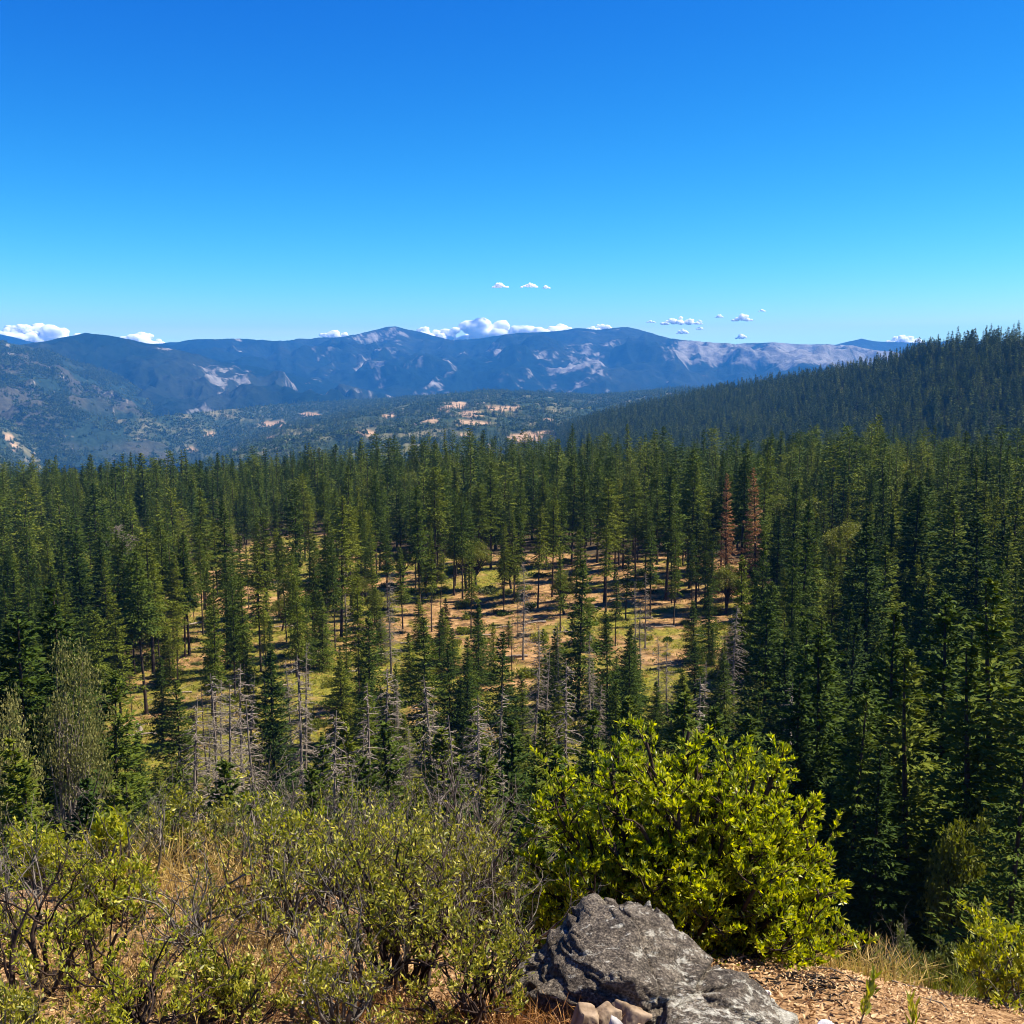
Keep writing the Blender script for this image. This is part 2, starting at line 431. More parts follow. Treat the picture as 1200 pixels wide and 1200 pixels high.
def alb_far(X, Y, Z, qx, qy, rel, T):
    n = fbm(X / 190, Y / 300, seed=71, oct=6, gain=0.75) + 0.10 * rel
    n2 = fbm(X / 1500, Y / 1500, seed=72, oct=4)
    w = 0.62 * sstep(765, 815, qx) * (1 - sstep(418, 436, qy - 0.02 * (qx - 800)))
    w = w + 0.30 * blob(qx, qy, 640, 424, 60, 16) + 0.25 * blob(qx, qy, 680, 418, 25, 12) + 0.24 * blob(qx, qy, 590, 412, 20, 10) + 0.16 * blob(qx, qy, 640, 450, 120, 14)
    w = w + 0.26 * blob(qx, qy, 440, 395, 30, 6) + 0.22 * blob(qx, qy, 465, 387, 16, 5) + 0.12 * blob(qx, qy, 470, 425, 70, 18) + 0.16 * blob(qx, qy, 720, 402, 50, 6)
    w = w + 0.12 * blob(qx, qy, 830, 440, 90, 18)
    bare = 0.9 * sstep(0.20, 0.42, n * 0.75 + w + 0.05 * n2 - 0.10)
    c = lerpc(SCRUB, SCRUB2, sstep(-0.3, 0.4, n2 + 0.4 * n))
    return c * (1 - bare[:, None]) + np.array(BARE)[None, :] * bare[:, None] * (0.8 + 0.25 * n[:, None])
def alb_mid(X, Y, Z, qx, qy, rel, T):
    n = fbm(X / 170, Y / 330, seed=81, oct=6, gain=0.70); n2 = fbm(X / 900, Y / 900, seed=82, oct=4)
    w = 0.10 * sstep(425, 455, qy) + 0.05 * sstep(0.1, 0.5, rel) * sstep(410, 440, qy)
    bare = 0.8 * sstep(0.30, 0.42, n * 0.8 + w)
    c = lerpc(SCRUB, SCRUB2, sstep(-0.3, 0.4, n2 + 0.4 * n))
    return c * (1 - bare[:, None]) + np.array(BARE)[None, :] * bare[:, None] * 0.8
def alb_left(X, Y, Z, qx, qy, rel, T):
    n = fbm(X / 60, Y / 110, seed=91, oct=6, gain=0.72); n2 = fbm(X / 420, Y / 420, seed=92, oct=4)
    brown = sstep(-0.15, 0.35, n2 + 0.5 * rel)
    bare = 0.55 * sstep(0.34, 0.46, n * 0.8 + 0.05 * n2)
    c = lerpc((0.022, 0.036, 0.020), (0.085, 0.068, 0.042), brown * 0.6)
    return c * (1 - bare[:, None]) + np.array((0.42, 0.36, 0.28))[None, :] * bare[:, None]
FIELDS = [(615, 513, 24, 7), (430, 507, 14, 3), (535, 475, 14, 5), (552, 485, 14, 4), (550, 496, 22, 4), (505, 493, 10, 3), (580, 479, 10, 3), (545, 509, 10, 3), (320, 497, 16, 4), (455, 487, 9, 2.5), (600, 478, 12, 3), (225, 528, 9, 3), (275, 531, 5, 3), (640, 493, 10, 3), (10, 512, 6, 3), (17, 522, 6, 5), (365, 486, 12, 3), (245, 508, 9, 4), (318, 514, 6, 3), (640, 507, 10, 3), (520, 480, 8, 2), (490, 497, 6, 2)]
def fields(qx, qy, X, Y):
    s = 0
    for (a, c, sx, sy) in FIELDS:
        s = np.maximum(s, blob(qx, qy, a, c, sx, sy * 0.95))
    n = fbm(X / 60, Y / 120, seed=95, oct=4)
    return sstep(0.34, 0.50, s + 0.30 * n)
def alb_valley(X, Y, Z, qx, qy, rel, T):
    n = fbm(X / 70, Y / 120, seed=96, oct=5, gain=0.6)
    bare = fields(qx, qy, X, Y)
    small = sstep(0.3, 0.45, n) * 0.8
    c = lerpc((0.03, 0.045, 0.022), (0.12, 0.115, 0.05), sstep(-0.2, 0.4, n))
    c = c * (1 - small[:, None] * 0.35) + np.array((0.34, 0.26, 0.15))[None, :] * small[:, None] * 0.35
    return c * (1 - bare[:, None]) + np.array(TAN)[None, :] * bare[:, None] * (0.9 + 0.3 * n[:, None])
def alb_forest(X, Y, Z, qx, qy, rel, T):
    n = fbm(X / 40, Y / 40, seed=98, oct=4)
    return lerpc((0.02, 0.028, 0.014), (0.075, 0.062, 0.032), sstep(-0.3, 0.5, n))
def alb_blue(X, Y, Z, qx, qy, rel, T):
    return lerpc(SCRUB, SCRUB2, sstep(-0.3, 0.3, rel))

C_FAR = [(-300, 405), (-60, 400), (40, 404), (100, 402), (190, 403), (215, 399), (250, 397), (280, 396), (320, 400), (340, 398), (370, 396), (400, 395), (420, 391), (440, 386), (452, 383), (462, 382), (475, 385), (500, 391), (530, 399), (560, 397), (590, 392), (620, 390), (650, 388), (680, 384), (700, 386), (720, 384), (735, 383), (748, 386), (770, 392), (785, 397), (820, 400), (860, 403), (900, 401), (940, 403), (970, 404), (1000, 405), (1020, 409), (1050, 413), (1100, 420), (1500, 430)]
hill('mountain_range', C_FAR, lambda p: 12000, lambda p: 7800, lambda p: -360, 300, 900, 210, 860, 21, alb_far, mat_mountain('far_range', 0.012), back=0.04, label='long blue mountain range with pale bare patches under the skyline')
C_MID = [(-400, 400), (-100, 404), (20, 405), (45, 401), (70, 396), (100, 390), (115, 391), (135, 394), (160, 399), (190, 406), (230, 415), (260, 424), (300, 430), (340, 438), (380, 447), (420, 455), (450, 462), (480, 470), (560, 500)]
hill('mountain_spur', C_MID, lambda p: 8000 + 1.5 * p, lambda p: 5700, lambda p: -340, 200, 620, 150, 560, 31, alb_mid, mat_mountain('spur', 0.02), label='dark blue scrub-covered spur descending from a rounded summit towards the valley')
C_LEFT = [(-500, 330), (-250, 372), (-80, 392), (0, 400), (30, 405), (60, 412), (85, 424), (105, 428), (130, 436), (150, 447), (170, 462), (190, 478), (215, 493), (240, 502), (300, 520)]
LX, LY, LZ = hill('mountain_slope', C_LEFT, lambda p: 6700, lambda p: 4300, lambda p: -360, 150, 480, 160, 480, 41, alb_left, mat_mountain('left_slope', 0.05), label='brown rocky mountain slope falling to the right into the valley')
C_DIST = [(-700, 398), (-40, 390), (0, 392), (15, 395), (30, 399), (60, 405), (500, 420), (940, 412), (985, 402), (1010, 397), (1022, 400), (1045, 401), (1075, 402), (1110, 400), (1300, 398), (1700, 402)]
hill('mountain_ridge', C_DIST, lambda p: 14300, lambda p: 12900, lambda p: -300, 120, 2500, 40, 300, 51, alb_blue, mat_mountain('distant_ridge', 0.006), back=0.06, label='faint blue ridge farthest behind the mountains')
C_VAL = [(-500, 500), (-100, 500), (0, 504), (20, 508), (45, 519), (70, 530), (110, 533), (140, 526), (200, 510), (260, 496), (330, 481), (430, 471), (520, 464), (570, 459), (640, 462), (700, 464), (750, 460), (800, 456), (860, 456), (1000, 460), (1600, 460)]
VX, VY, VZ = hill('valley_hills', C_VAL, lambda p: 3900 + 1500 * float(sstep(100, 520, p)), lambda p: 1900, lambda p: -190, 34, 330, 130, 520, 61, alb_valley, mat_mountain('valley', 0.05, 0.3), pw=0.8, stretch=1.0, label='rolling wooded valley hills with tan pastures')
C_RH = [(560, 540), (640, 512), (700, 492), (760, 478), (800, 469), (850, 459), (900, 453), (950, 445), (1000, 437), (1030, 431), (1050, 426), (1075, 416), (1100, 409), (1150, 404), (1200, 400), (1300, 387), (1600, 355)]
HX, HY, HZ = hill('forest_hill', C_RH, lambda p: 2300 - 1000 * float(sstep(700, 1250, p)), lambda p: 880 - 60 * float(sstep(700, 1250, p)), lambda p: -150, 16, 260, 110, 330, 75, alb_forest, mat_mountain('forest_hill', 0.1, 0.3), pw=0.85, stretch=1.2, label='conifer-covered hillside rising on the right')

# ------------------------------------------------------------------ tree meshes
def unit(rng, n):
    v = rng.normal(size=(n, 3)); return v / np.linalg.norm(v, axis=1, keepdims=True)

def conifer_crown(seed, H, cb, R, nwh, nbr, ncard, shape=0.75, cl=0.75, cw=0.26, droop=0.25, mat='fir', gap=0.12, jit=0.35):
    """whorls of branches, each a flat drooping spray of narrow needle tufts"""
    rng = np.random.default_rng(seed)
    n = nwh * nbr
    t = np.repeat(np.linspace(0, 1, nwh), nbr) + rng.uniform(-jit, jit, n) / nwh
    t = np.clip(t, 0, 1)
    z0 = H * (cb + (1 - cb) * t)
    az = np.tile(np.arange(nbr) * 2 * PI / nbr, nwh) + np.repeat(rng.uniform(0, 6.28, nwh), nbr) + rng.normal(0, 0.35, n)
    lop = 1 + 0.16 * np.sin(az + rng.uniform(0, 6)) + 0.14 * np.sin(2 * az + t * 9 + rng.uniform(0, 6))
    L = R * ((1 - t) ** shape * 0.97 + 0.03) * np.minimum(1, t / 0.12 + 0.55) * rng.uniform(0.6, 1.2, n) * lop * (1 + 0.14 * np.sin(t * 23 + seed))
    keep = rng.random(n) > gap
    t, z0, az, L = t[keep], z0[keep], az[keep], L[keep]; n = len(t)
    el = np.radians(-12 + 52 * t ** 1.5) + rng.normal(0, 0.13, n)
    k = ncard
    s = np.tile((np.arange(k) + 0.5) / k, n).reshape(n, k) + rng.uniform(-0.5, 0.5, (n, k)) / k
    s = np.clip(s, 0.05, 1) ** 0.8
    h = np.stack([np.cos(az), np.sin(az), np.zeros(n)], -1)
    lat = np.stack([-np.sin(az), np.cos(az), np.zeros(n)], -1)
    rad = L[:, None] * s
    spread = rng.uniform(-1, 1, (n, k)) * 0.34 * L[:, None] * np.sin(np.clip(s, 0, 1) * PI * 0.86) ** 0.8
    zz = z0[:, None] + rad * np.tan(el)[:, None] - droop * L[:, None] * s ** 2 + droop * 0.6 * L[:, None] * s ** 4 - 0.10 * np.abs(spread) + rng.normal(0, 0.05 * H / 25, (n, k))
    P = h[:, None, :] * rad[..., None] + lat[:, None, :] * spread[..., None]
    P[..., 2] = zz
    sg = np.sign(spread)
    D = h[:, None, :] * rng.uniform(0.5, 1.1, (n, k))[..., None] + lat[:, None, :] * (sg * rng.uniform(0.1, 0.9, (n, k)))[..., None]
    D[..., 2] += rng.normal(-0.10, 0.34, (n, k)) + 0.3 * t[:, None]
    sd = lat[:, None, :] + 0 * D + rng.normal(0, 0.5, (n, k, 3))
    P, D, sd = P.reshape(-1, 3), D.reshape(-1, 3), sd.reshape(-1, 3)
    keep = rng.random(len(P)) < np.repeat(np.clip(L / R * 1.2 + 0.22, 0, 1), k)      # short top branches carry fewer tufts
    tt = np.repeat(t, k)[keep]; P, D, sd = P[keep], D[keep], sd[keep]
    N = len(P)
    ll = cl * rng.uniform(0.6, 1.3, N) * (0.65 + 0.35 * (1 - tt))
    b = MB(); b.cards(P - D * ll[:, None] * 0.3, D, sd, ll, cw * rng.uniform(0.7, 1.3, N) * (0.75 + 0.25 * (1 - tt)))
    return b.mesh('crown', M[mat])

def trunk_mesh(seed, H, r0, mat='trunk', lean=0.01, stubs=0, z1=1.0, sides=7, stubz=(0.1, 0.5), stubl=1.2):
    rng = np.random.default_rng(seed + 999)
    z = np.linspace(-0.6, H * z1, 10)
    ph = rng.uniform(0, 6)
    off = H * lean * np.sin(z / H * 4 + ph) * (np.clip(z, 0, None) / H)
    p = np.stack([off, off * 0.6 * math.cos(ph), z], -1)
    r = r0 * (1 - 0.93 * np.clip(z / (H * z1), 0, 1)) ** 0.85
    r[0] *= 1.35
    b = MB(); b.tube(p, r, sides)
    for i in range(stubs):
        t = rng.uniform(*stubz); a = rng.uniform(0, 2 * PI); l = stubl * rng.uniform(0.4, 1.2)
        q0 = np.array([0, 0, t * H]); d = np.array([math.cos(a), math.sin(a), rng.uniform(-0.4, 0.2)])
        b.tube([q0, q0 + d * l * 0.5, q0 + d * l + np.array([0, 0, -0.12 * l])], [0.035, 0.022, 0.006], 3)
    return b.mesh('trunk', M[mat], True)

def snag_branches(seed, H, R, n=150, sub=6, cb=0.15, mat='twig_grey', th=0.03, up=False):
    rng = np.random.default_rng(seed)
    b = MB()
    for i in range(n):
        t = cb + (0.99 - cb) * (i + rng.random()) / n
        a = rng.uniform(0, 2 * PI)
        L = R * ((1 - t) ** 0.6 * 0.95 + 0.08) * rng.uniform(0.45, 1.1)
        h = np.array([math.cos(a), math.sin(a), 0]); lt = np.array([-h[1], h[0], 0])
        p0 = np.array([0, 0, t * H])
        ss = np.array([0, 0.35, 0.7, 1.0])
        e = rng.uniform(0.1, 0.9) if up else rng.uniform(-0.35, 0.15)
        pts = p0 + h * (ss * L)[:, None] + lt * (rng.normal(0, 0.12) * L * ss ** 2)[:, None]
        pts[:, 2] += L * (e * ss + (0.1 if up else rng.uniform(-0.22, 0.06)) * ss ** 2)
        b.tube(pts, th * np.array([1, 0.8, 0.55, 0.2]), 3)
        for j in range(sub):
            s = rng.uniform(0.25, 1); k = int(min(2, s * 3)); q = pts[k] + (pts[k + 1] - pts[k]) * rng.random()
            d = h * rng.uniform(0.1, 0.8) + lt * rng.choice([-1, 1]) * rng.uniform(0.3, 1) + np.array([0, 0, rng.uniform(-0.7, 0.5 if up else 0.15)])
            l = L * rng.uniform(0.15, 0.42)
            b.tube([q, q + d * l * 0.55, q + d * l + np.array([0, 0, rng.uniform(-0.25, 0.1) * l])], [th * 0.55, th * 0.4, th * 0.12], 3)
    return b.mesh('branches', M[mat])

def broad_tree(seed, H, R, ncl=60, per=70, mat='oak', bare=0.3, cs=0.34, trunkmat='trunk'):
    rng = np.random.default_rng(seed)
    w, l = MB(), MB()
    z = np.linspace(-0.5, H * 0.45, 6)
    w.tube(np.stack([0.05 * H * np.sin(z / H * 5), 0.03 * H * np.sin(z / H * 3 + 1), z], -1), 0.028 * H * (1 - 0.5 * np.clip(z / (H * 0.45), 0, 1)), 6)
    top = np.array([0.05 * H * math.sin(2.25), 0.03 * H * math.sin(2.35), H * 0.42])
    for i in range(ncl):
        d = unit(rng, 1)[0]; d[2] = abs(d[2]) * 0.9 - 0.25
        c = np.array([0, 0, H * 0.62]) + d * np.array([R, R, H * 0.42]) * rng.uniform(0.45, 1.0)
        mid = (top + c) / 2 + np.array([0, 0, -0.06 * H]) + rng.normal(0, 0.04 * H, 3)
        if i % 2 == 0:
            w.tube([top - np.array([0, 0, rng.uniform(0, 0.2) * H]), mid, c], [0.010 * H, 0.006 * H, 0.002 * H], 4)
        n = int(per * rng.uniform(0.5, 1.3))
        cr = R * rng.uniform(0.18, 0.34)
        p = c + unit(rng, n) * (cr * rng.random(n) ** 0.45)[:, None] * np.array([1, 1, 0.7])
        dd = unit(rng, n) + (p - c) / cr * 0.7
        l.cards(p, dd, unit(rng, n), cs * rng.uniform(0.6, 1.3, n), cs * 0.6 * rng.uniform(0.6, 1.3, n))
    return w.mesh('trunk', M[trunkmat], True), l.mesh('crown', M[mat])

FIR = []
for i in range(8):
    H = 24.0
    FIR.append((trunk_mesh(i, H, 0.30, stubs=14), conifer_crown(100 + i, H, [0.10, 0.16, 0.08, 0.2, 0.12, 0.25, 0.14, 0.3][i], [4.3, 3.8, 4.7, 3.7, 4.9, 3.9, 4.4, 3.6][i], [40, 36, 44, 38, 34, 40, 46, 36][i], 6, 44, shape=[0.95, 0.85, 1.05, 0.75, 0.95, 0.7, 0.9, 0.65][i], cl=0.62, cw=0.21)))
PINE = []
for i in range(7):
    H = 24.0
    PINE.append((trunk_mesh(40 + i, H, 0.25, stubs=26, lean=0.012, stubz=(0.06, 0.5)), conifer_crown(140 + i, H, [0.42, 0.36, 0.48, 0.34, 0.4, 0.52, 0.30][i], [3.6, 3.2, 3.9, 3.4, 2.9, 3.7, 3.5][i], 30, 6, 36, shape=[0.7, 0.65, 0.6, 0.8, 0.7, 0.55, 0.75][i], cl=0.62, cw=0.22, mat='pine', gap=0.2)))
YOUNG = []
for i in range(5):
    H = 13.0
    YOUNG.append((trunk_mesh(60 + i, H, 0.17, stubs=6), conifer_crown(160 + i, H, [0.04, 0.08, 0.03, 0.05, 0.12][i], [3.5, 3.1, 3.9, 3.3, 2.9][i], 36, 6, 46, shape=[0.95, 0.85, 1.05, 0.9, 0.8][i], cl=0.42, cw=0.15, mat='pine' if i % 2 else 'fir')))
SNAG = [(trunk_mesh(80 + i, 17.0, 0.19, 'twig_grey', 0.02), snag_branches(180 + i, 17.0, [2.6, 2.1, 2.9, 1.7][i], [150, 120, 160, 90][i], [8, 6, 8, 5][i], th=0.036)) for i in range(4)]
POLE = [(trunk_mesh(90 + i, 15.0, 0.14, 'trunk', 0.02), snag_branches(190 + i, 15.0, 1.3, 60, 3, 0.25, 'trunk', 0.03)) for i in range(2)]
OAK = [broad_tree(200 + i, 11.0, [3.4, 2.8, 3.8][i], 60, 130, cs=0.26) for i in range(3)]
RUST = (trunk_mesh(70, 24.0, 0.28, stubs=10), conifer_crown(170, 24.0, 0.12, 3.4, 38, 6, 34, shape=0.8, cl=0.6, cw=0.16, mat='rust', gap=0.2))
DEADOAK = (trunk_mesh(72, 12.0, 0.25, 'twig_grey', 0.03), snag_branches(172, 12.0, 4.4, 150, 14, 0.2, 'twig_grey', 0.055, up=True))
LICH = broad_tree(210, 14.0, 3.4, 64, 120, 'lichen_oak', cs=0.17, trunkmat='twig_grey')
rngT = random.Random(7)

def tree(name, meshes, loc, s, label, cat, group, parts=('trunk', 'crown'), wide=1.0, rot=None):
    o = link(name, None, loc=loc)
    o.empty_display_size = 1
    o.scale = (s * wide, s * wide, s)
    o.rotation_euler = (rngT.gauss(0, 0.022), rngT.gauss(0, 0.022), rngT.uniform(0, 6.28) if rot is None else rot)
    for nm, me in zip(parts, meshes):
        c = link(nm, me, o)
        if nm == 'branches': c['kind'] = 'stuff'
    return tag(o, label, cat, group)

L_PINE = 'conifer with a bare lower trunk standing in the open clearing'
L_YOUNG = 'bushy young conifer'
L_FIR = 'dark green conifer crowded into the dense forest around the clearing'
L_SNAG = 'dead grey conifer with bare drooping twigs'
L_POLE = 'thin dark dead trunk with few twigs standing by the clearing'
L_OAK = 'rounded yellow-green oak among the conifers'

TREES = []          # (x, y) of everything placed by hand
def put(px, py, kind, h=None, top=None, wide=1.0, var=None):
    p = ground_at(px, py, 40)
    d = math.hypot(p.x, p.y)
    if top is not None:
        x, y, z = [float(v) for v in pixdir(px, top)]
        h = CAMZ + z / math.hypot(x, y) * d - p.z
    TREES.append((p.x, p.y))
    loc = (p.x, p.y, p.z)
    if kind == 'pine':
        h = h or rngT.uniform(15, 26)
        v = rngT.randrange(7) if var is None else var
        lab = ' '.join([('short', 'tall')[int(h > 20.5)], ('deep-crowned', 'high-crowned')[int(v in (0, 2, 5))], 'pine with a bare lower trunk', 'near the front edge of the clearing' if d < 150 else 'in the middle of the clearing' if d < 205 else 'towards the far edge of the clearing'])
        return tree('pine_tree', PINE[v], loc, h / 24, lab, 'tree', 'pines in the clearing', wide=wide * rngT.uniform(0.8, 1.15))
    if kind == 'young':
        return tree('young_conifer', YOUNG[rngT.randrange(5) if var is None else var], loc, h / 13, ('small ' if h < 10 else 'medium-sized ' if h < 15 else 'large ') + ('broad ' if wide > 1.07 else 'narrow ') + L_YOUNG + (' at the foot of the dense forest below the brink' if px > 900 else ' near the pale lichen-draped oaks' if px < 112 else ' growing in the front half of the clearing'), 'tree', 'young conifers before the clearing', wide=wide)
    if kind == 'fir':
        return tree('conifer_tree', FIR[rngT.randrange(8) if var is None else var], loc, h / 24, L_FIR, 'tree', 'forest conifers', wide=wide)
    if kind == 'snag':
        return tree('dead_conifer', SNAG[rngT.randrange(4) if var is None else var], loc, h / 17, L_SNAG, 'dead tree', 'grey snags', ('trunk', 'branches'), wide=wide)
    if kind == 'pole':
        return tree('bare_snag', POLE[rngT.randrange(2)], loc, h / 15, L_POLE, 'dead tree', 'thin dead trunks', ('trunk', 'branches'), wide=wide)
    if kind == 'oak':
        return tree('oak_tree', OAK[rngT.randrange(3)], loc, h / 11, L_OAK, 'tree', 'oaks among the conifers', wide=wide)

for px, py in [(208, 775), (217, 771), (222, 767), (267, 750), (276, 731), (284, 726), (306, 787), (312, 733), (327, 722), (347, 719), (381, 765), (384, 719), (400, 750), (412, 721), (437, 712), (428, 700), (350, 658), (359, 640), (455, 723), (472, 738), (492, 716), (510, 688), (532, 698), (542, 702), (590, 710), (602, 700), (630, 713), (647, 700), (655, 695), (687, 678), (708, 707), (720, 680), (730, 667), (745, 685), (762, 677), (780, 703), (787, 707), (808, 690), (815, 712), (835, 672), (866, 690), (172, 837), (180, 793), (192, 770), (143, 862), (240, 715), (255, 700), (300, 690), (325, 665), (395, 672), (420, 668), (445, 668), (470, 672), (490, 665), (520, 668), (560, 672), (575, 668), (610, 665), (640, 668), (670, 662), (700, 660), (770, 662), (800, 664), (825, 668), (845, 664), (872, 676), (878, 700), (120, 900), (100, 870), (88, 905)]:
    put(px, py, 'pine')
for px, py, top in [(322, 940, 764), (497, 880, 725), (433, 868, 716), (677, 838, 657), (587, 905, 742), (711, 855, 725), (737, 862, 748), (527, 892, 755), (560, 812, 708), (432, 905, 790), (612, 880, 790), (548, 890, 770), (655, 880, 800), (770, 880, 800), (800, 870, 790), (475, 920, 838), (211, 933, 800), (165, 960, 860), (130, 985, 880), (245, 985, 905), (190, 990, 900), (60, 985, 850), (20, 1000, 830), (95, 1010, 905), (380, 950, 858), (415, 955, 872), (690, 930, 850), (560, 945, 868), (620, 960, 862), (850, 890, 770), (640, 815, 738), (462, 870, 780), (30, 960, 800), (985, 1060, 892), (1030, 1075, 965), (1060, 1050, 930), (960, 1050, 930), (1010, 1040, 900), (1090, 1065, 930), (1125, 1050, 900), (1180, 1060, 900), (1000, 1085, 1000)]:
    put(px, py, 'young', top=top, wide=rngT.uniform(0.9, 1.25))
for px, py, top, v in [(625, 905, 733, 0), (692, 880, 742, 1), (782, 865, 752, 2), (823, 885, 773, 3), (858, 872, 708, 2), (940, 960, 793, 0), (467, 905, 798, 1), (262, 955, 795, 2), (357, 925, 752, 3), (510, 940, 823, 0), (550, 950, 842, 1), (293, 940, 790, 3), (425, 950, 835, 3), (405, 940, 850, 1), (245, 945, 830, 0), (75, 990, 880, 3), (770, 860, 745, 1), (640, 900, 760, 3), (1000, 990, 830, 3), (700, 900, 800, 2), (480, 930, 850, 2), (275, 950, 850, 1)]:
    put(px, py, 'snag', top=top, var=v)
for px, py, top in [(232, 955, 820), (245, 930, 795), (155, 862, 790), (193, 840, 775), (607, 750, 690), (50, 975, 850), (68, 970, 840), (360, 905, 790), (600, 800, 720)]:
    put(px, py, 'pole', top=top)
for px, py, h in [(545, 692, 13), (560, 690, 11), (470, 690, 10), (440, 735, 8), (250, 668, 12), (262, 664, 13), (895, 905, 11), (660, 720, 9), (500, 700, 9), (600, 690, 10), (850, 720, 10), (985, 700, 15), (1010, 690, 14), (905, 640, 14), (330, 740, 7), (420, 715, 8), (690, 735, 5), (385, 700, 7), (1140, 990, 10), (1120, 1000, 9), (720, 640, 12), (785, 640, 12), (1040, 800, 12), (965, 760, 12), (80, 640, 14), (60, 690, 13)]:
    put(px, py, 'oak', h)
for px, py, top, w in [(851, 712, 556, 0.78), (885, 714, 549, 0.9)]:
    p = ground_at(px, py, 40); x, y, z = [float(v) for v in pixdir(px, top)]; d = math.hypot(p.x, p.y)
    TREES.append((p.x, p.y))
    tree('brown_conifer', RUST, tuple(p), (CAMZ + z / math.hypot(x, y) * d - p.z) / 24, 'rust-brown dead conifer behind the right end of the clearing', 'dead tree', 'two rust-brown conifers', wide=w)
p = ground_at(140, 700, 40); TREES.append((p.x, p.y))
tree('dead_oak', DEADOAK, tuple(p), 1.35, 'broad dead tree with purplish grey bare branches at the left of the clearing', 'dead tree', None, ('trunk', 'branches'))
for px, top, r, lab in [(62, 755, 66, 'pale lichen-draped oak rising above the dark conifers on the near slope'), (6, 806, 62, 'pale lichen-draped oak half out of view beside a taller one')]:
    q = at(px, top, r); z = float(zg(q.x, q.y))
    tree('lichen_oak', LICH, (q.x, q.y, z), (q.z - z) / 12.6, lab, 'tree', None, wide=0.36)

k = 0
while k < 74:
    px, py = rngT.uniform(130, 870), rngT.uniform(690, 880)
    if inpoly(np.array([px]), np.array([py]), CLEAR)[0] and (px < 430 or py < 760) and rngT.random() < 1.15 - (py - 690) / 230:
        put(px, py, 'pine', h=rngT.uniform(10, 21), wide=0.75); k += 1
k = 0
while k < 60:
    px, py = rngT.uniform(150, 860), rngT.uniform(730, 930)
    if inpoly(np.array([px]), np.array([py]), CLEAR)[0] and rngT.random() < (1.0 if px > 400 else 0.45):
        put(px, py, 'young', h=rngT.uniform(4, 12), wide=rngT.uniform(0.9, 1.25)); k += 1
k = 0
while k < 12:
    px, py = rngT.uniform(230, 860), rngT.uniform(740, 900)
    if inpoly(np.array([px]), np.array([py]), CLEAR)[0]:
        put(px, py, 'snag', h=rngT.uniform(9, 17)); k += 1
k = 0
while k < 30:
    px, py = rngT.uniform(330, 880), rngT.uniform(648, 695)
    if inpoly(np.array([px]), np.array([py]), CLEAR)[0] and rngT.random() < 1.2 - (py - 648) / 55:
        put(px, py, 'pine'); k += 1
def put_far(px, top, r, kind, wide=1.0):
    """tree on the hidden near slope: its foot lies on the slope at distance r, only its top shows"""
    q = at(px, top, r); z = float(zg(q.x, q.y)); h = q.z - z
    TREES.append((q.x, q.y))
    if kind == 'young':
        tree('young_conifer', YOUNG[rngT.randrange(5)], (q.x, q.y, z), h / 13, 'young dark conifer whose foot hides behind the shrubs of the ridge', 'tree', 'young conifers on the near slope', wide=wide)
    elif kind == 'oak':
        tree('oak_tree', OAK[rngT.randrange(3)], (q.x, q.y, z), h / 10, 'rounded oak rising from the slope just below the brink', 'tree', 'oaks below the brink', wide=wide)
    elif kind == 'snag':
        tree('dead_conifer', SNAG[rngT.randrange(4)], (q.x, q.y, z), h / 17, 'dead grey conifer whose foot hides behind the shrubs of the ridge', 'dead tree', 'grey snags on the near slope', ('trunk', 'branches'), wide=wide)
for px, top, r in [(35, 870, 42), (90, 915, 38), (150, 905, 48), (205, 925, 40), (255, 900, 52), (310, 930, 42), (355, 905, 50), (400, 915, 40), (445, 890, 46), (490, 915, 38), (535, 900, 44), (580, 880, 50), (620, 905, 40), (655, 885, 48), (600, 850, 62), (520, 860, 60), (470, 850, 64), (420, 850, 66), (370, 870, 64), (560, 835, 70), (640, 840, 70), (700, 835, 68), (745, 820, 72), (800, 815, 70), (840, 830, 66), (880, 845, 60), (910, 880, 56), (20, 900, 34), (120, 930, 34)]:
    put_far(px, top, r, 'young', rngT.uniform(0.9, 1.2))
for px, top, r, w in [(960, 740, 66, 1.1), (1005, 800, 60, 1.2), (1045, 720, 64, 1.0), (1080, 770, 58, 1.2), (1110, 700, 66, 1.1), (1150, 760, 56, 1.25), (1185, 690, 62, 1.1), (1215, 740, 56, 1.2), (935, 790, 64, 1.1), (1030, 880, 52, 1.2), (1190, 870, 48, 1.2), (60, 690, 72, 1.1), (20, 720, 68, 1.1), (100, 740, 78, 1.0), (130, 790, 74, 1.1), (-15, 690, 70, 1.1)]:
    q = at(px, top, r); z = float(zg(q.x, q.y)); TREES.append((q.x, q.y))
    tree('conifer_tree', FIR[rngT.randrange(8)], (q.x, q.y, z), (q.z - z) / 24, 'dark conifer whose foot is hidden by the brink of the ridge', 'tree', 'conifers rising from below the brink', wide=w)
for px, top, r, w in [(1150, 930, 56, 0.5), (1128, 955, 52, 0.45)]:
    put_far(px, top, r, 'oak', w)
for px, top, r in [(505, 790, 62), (548, 815, 58), (425, 800, 62), (460, 780, 72), (590, 800, 66), (400, 830, 56), (240, 790, 78), (285, 780, 80), (80, 830, 66), (350, 770, 84), (660, 770, 84), (525, 840, 52), (570, 840, 50), (262, 800, 70), (300, 820, 66), (225, 820, 66), (810, 790, 74), (930, 800, 70)]:
    put_far(px, top, r, 'snag')

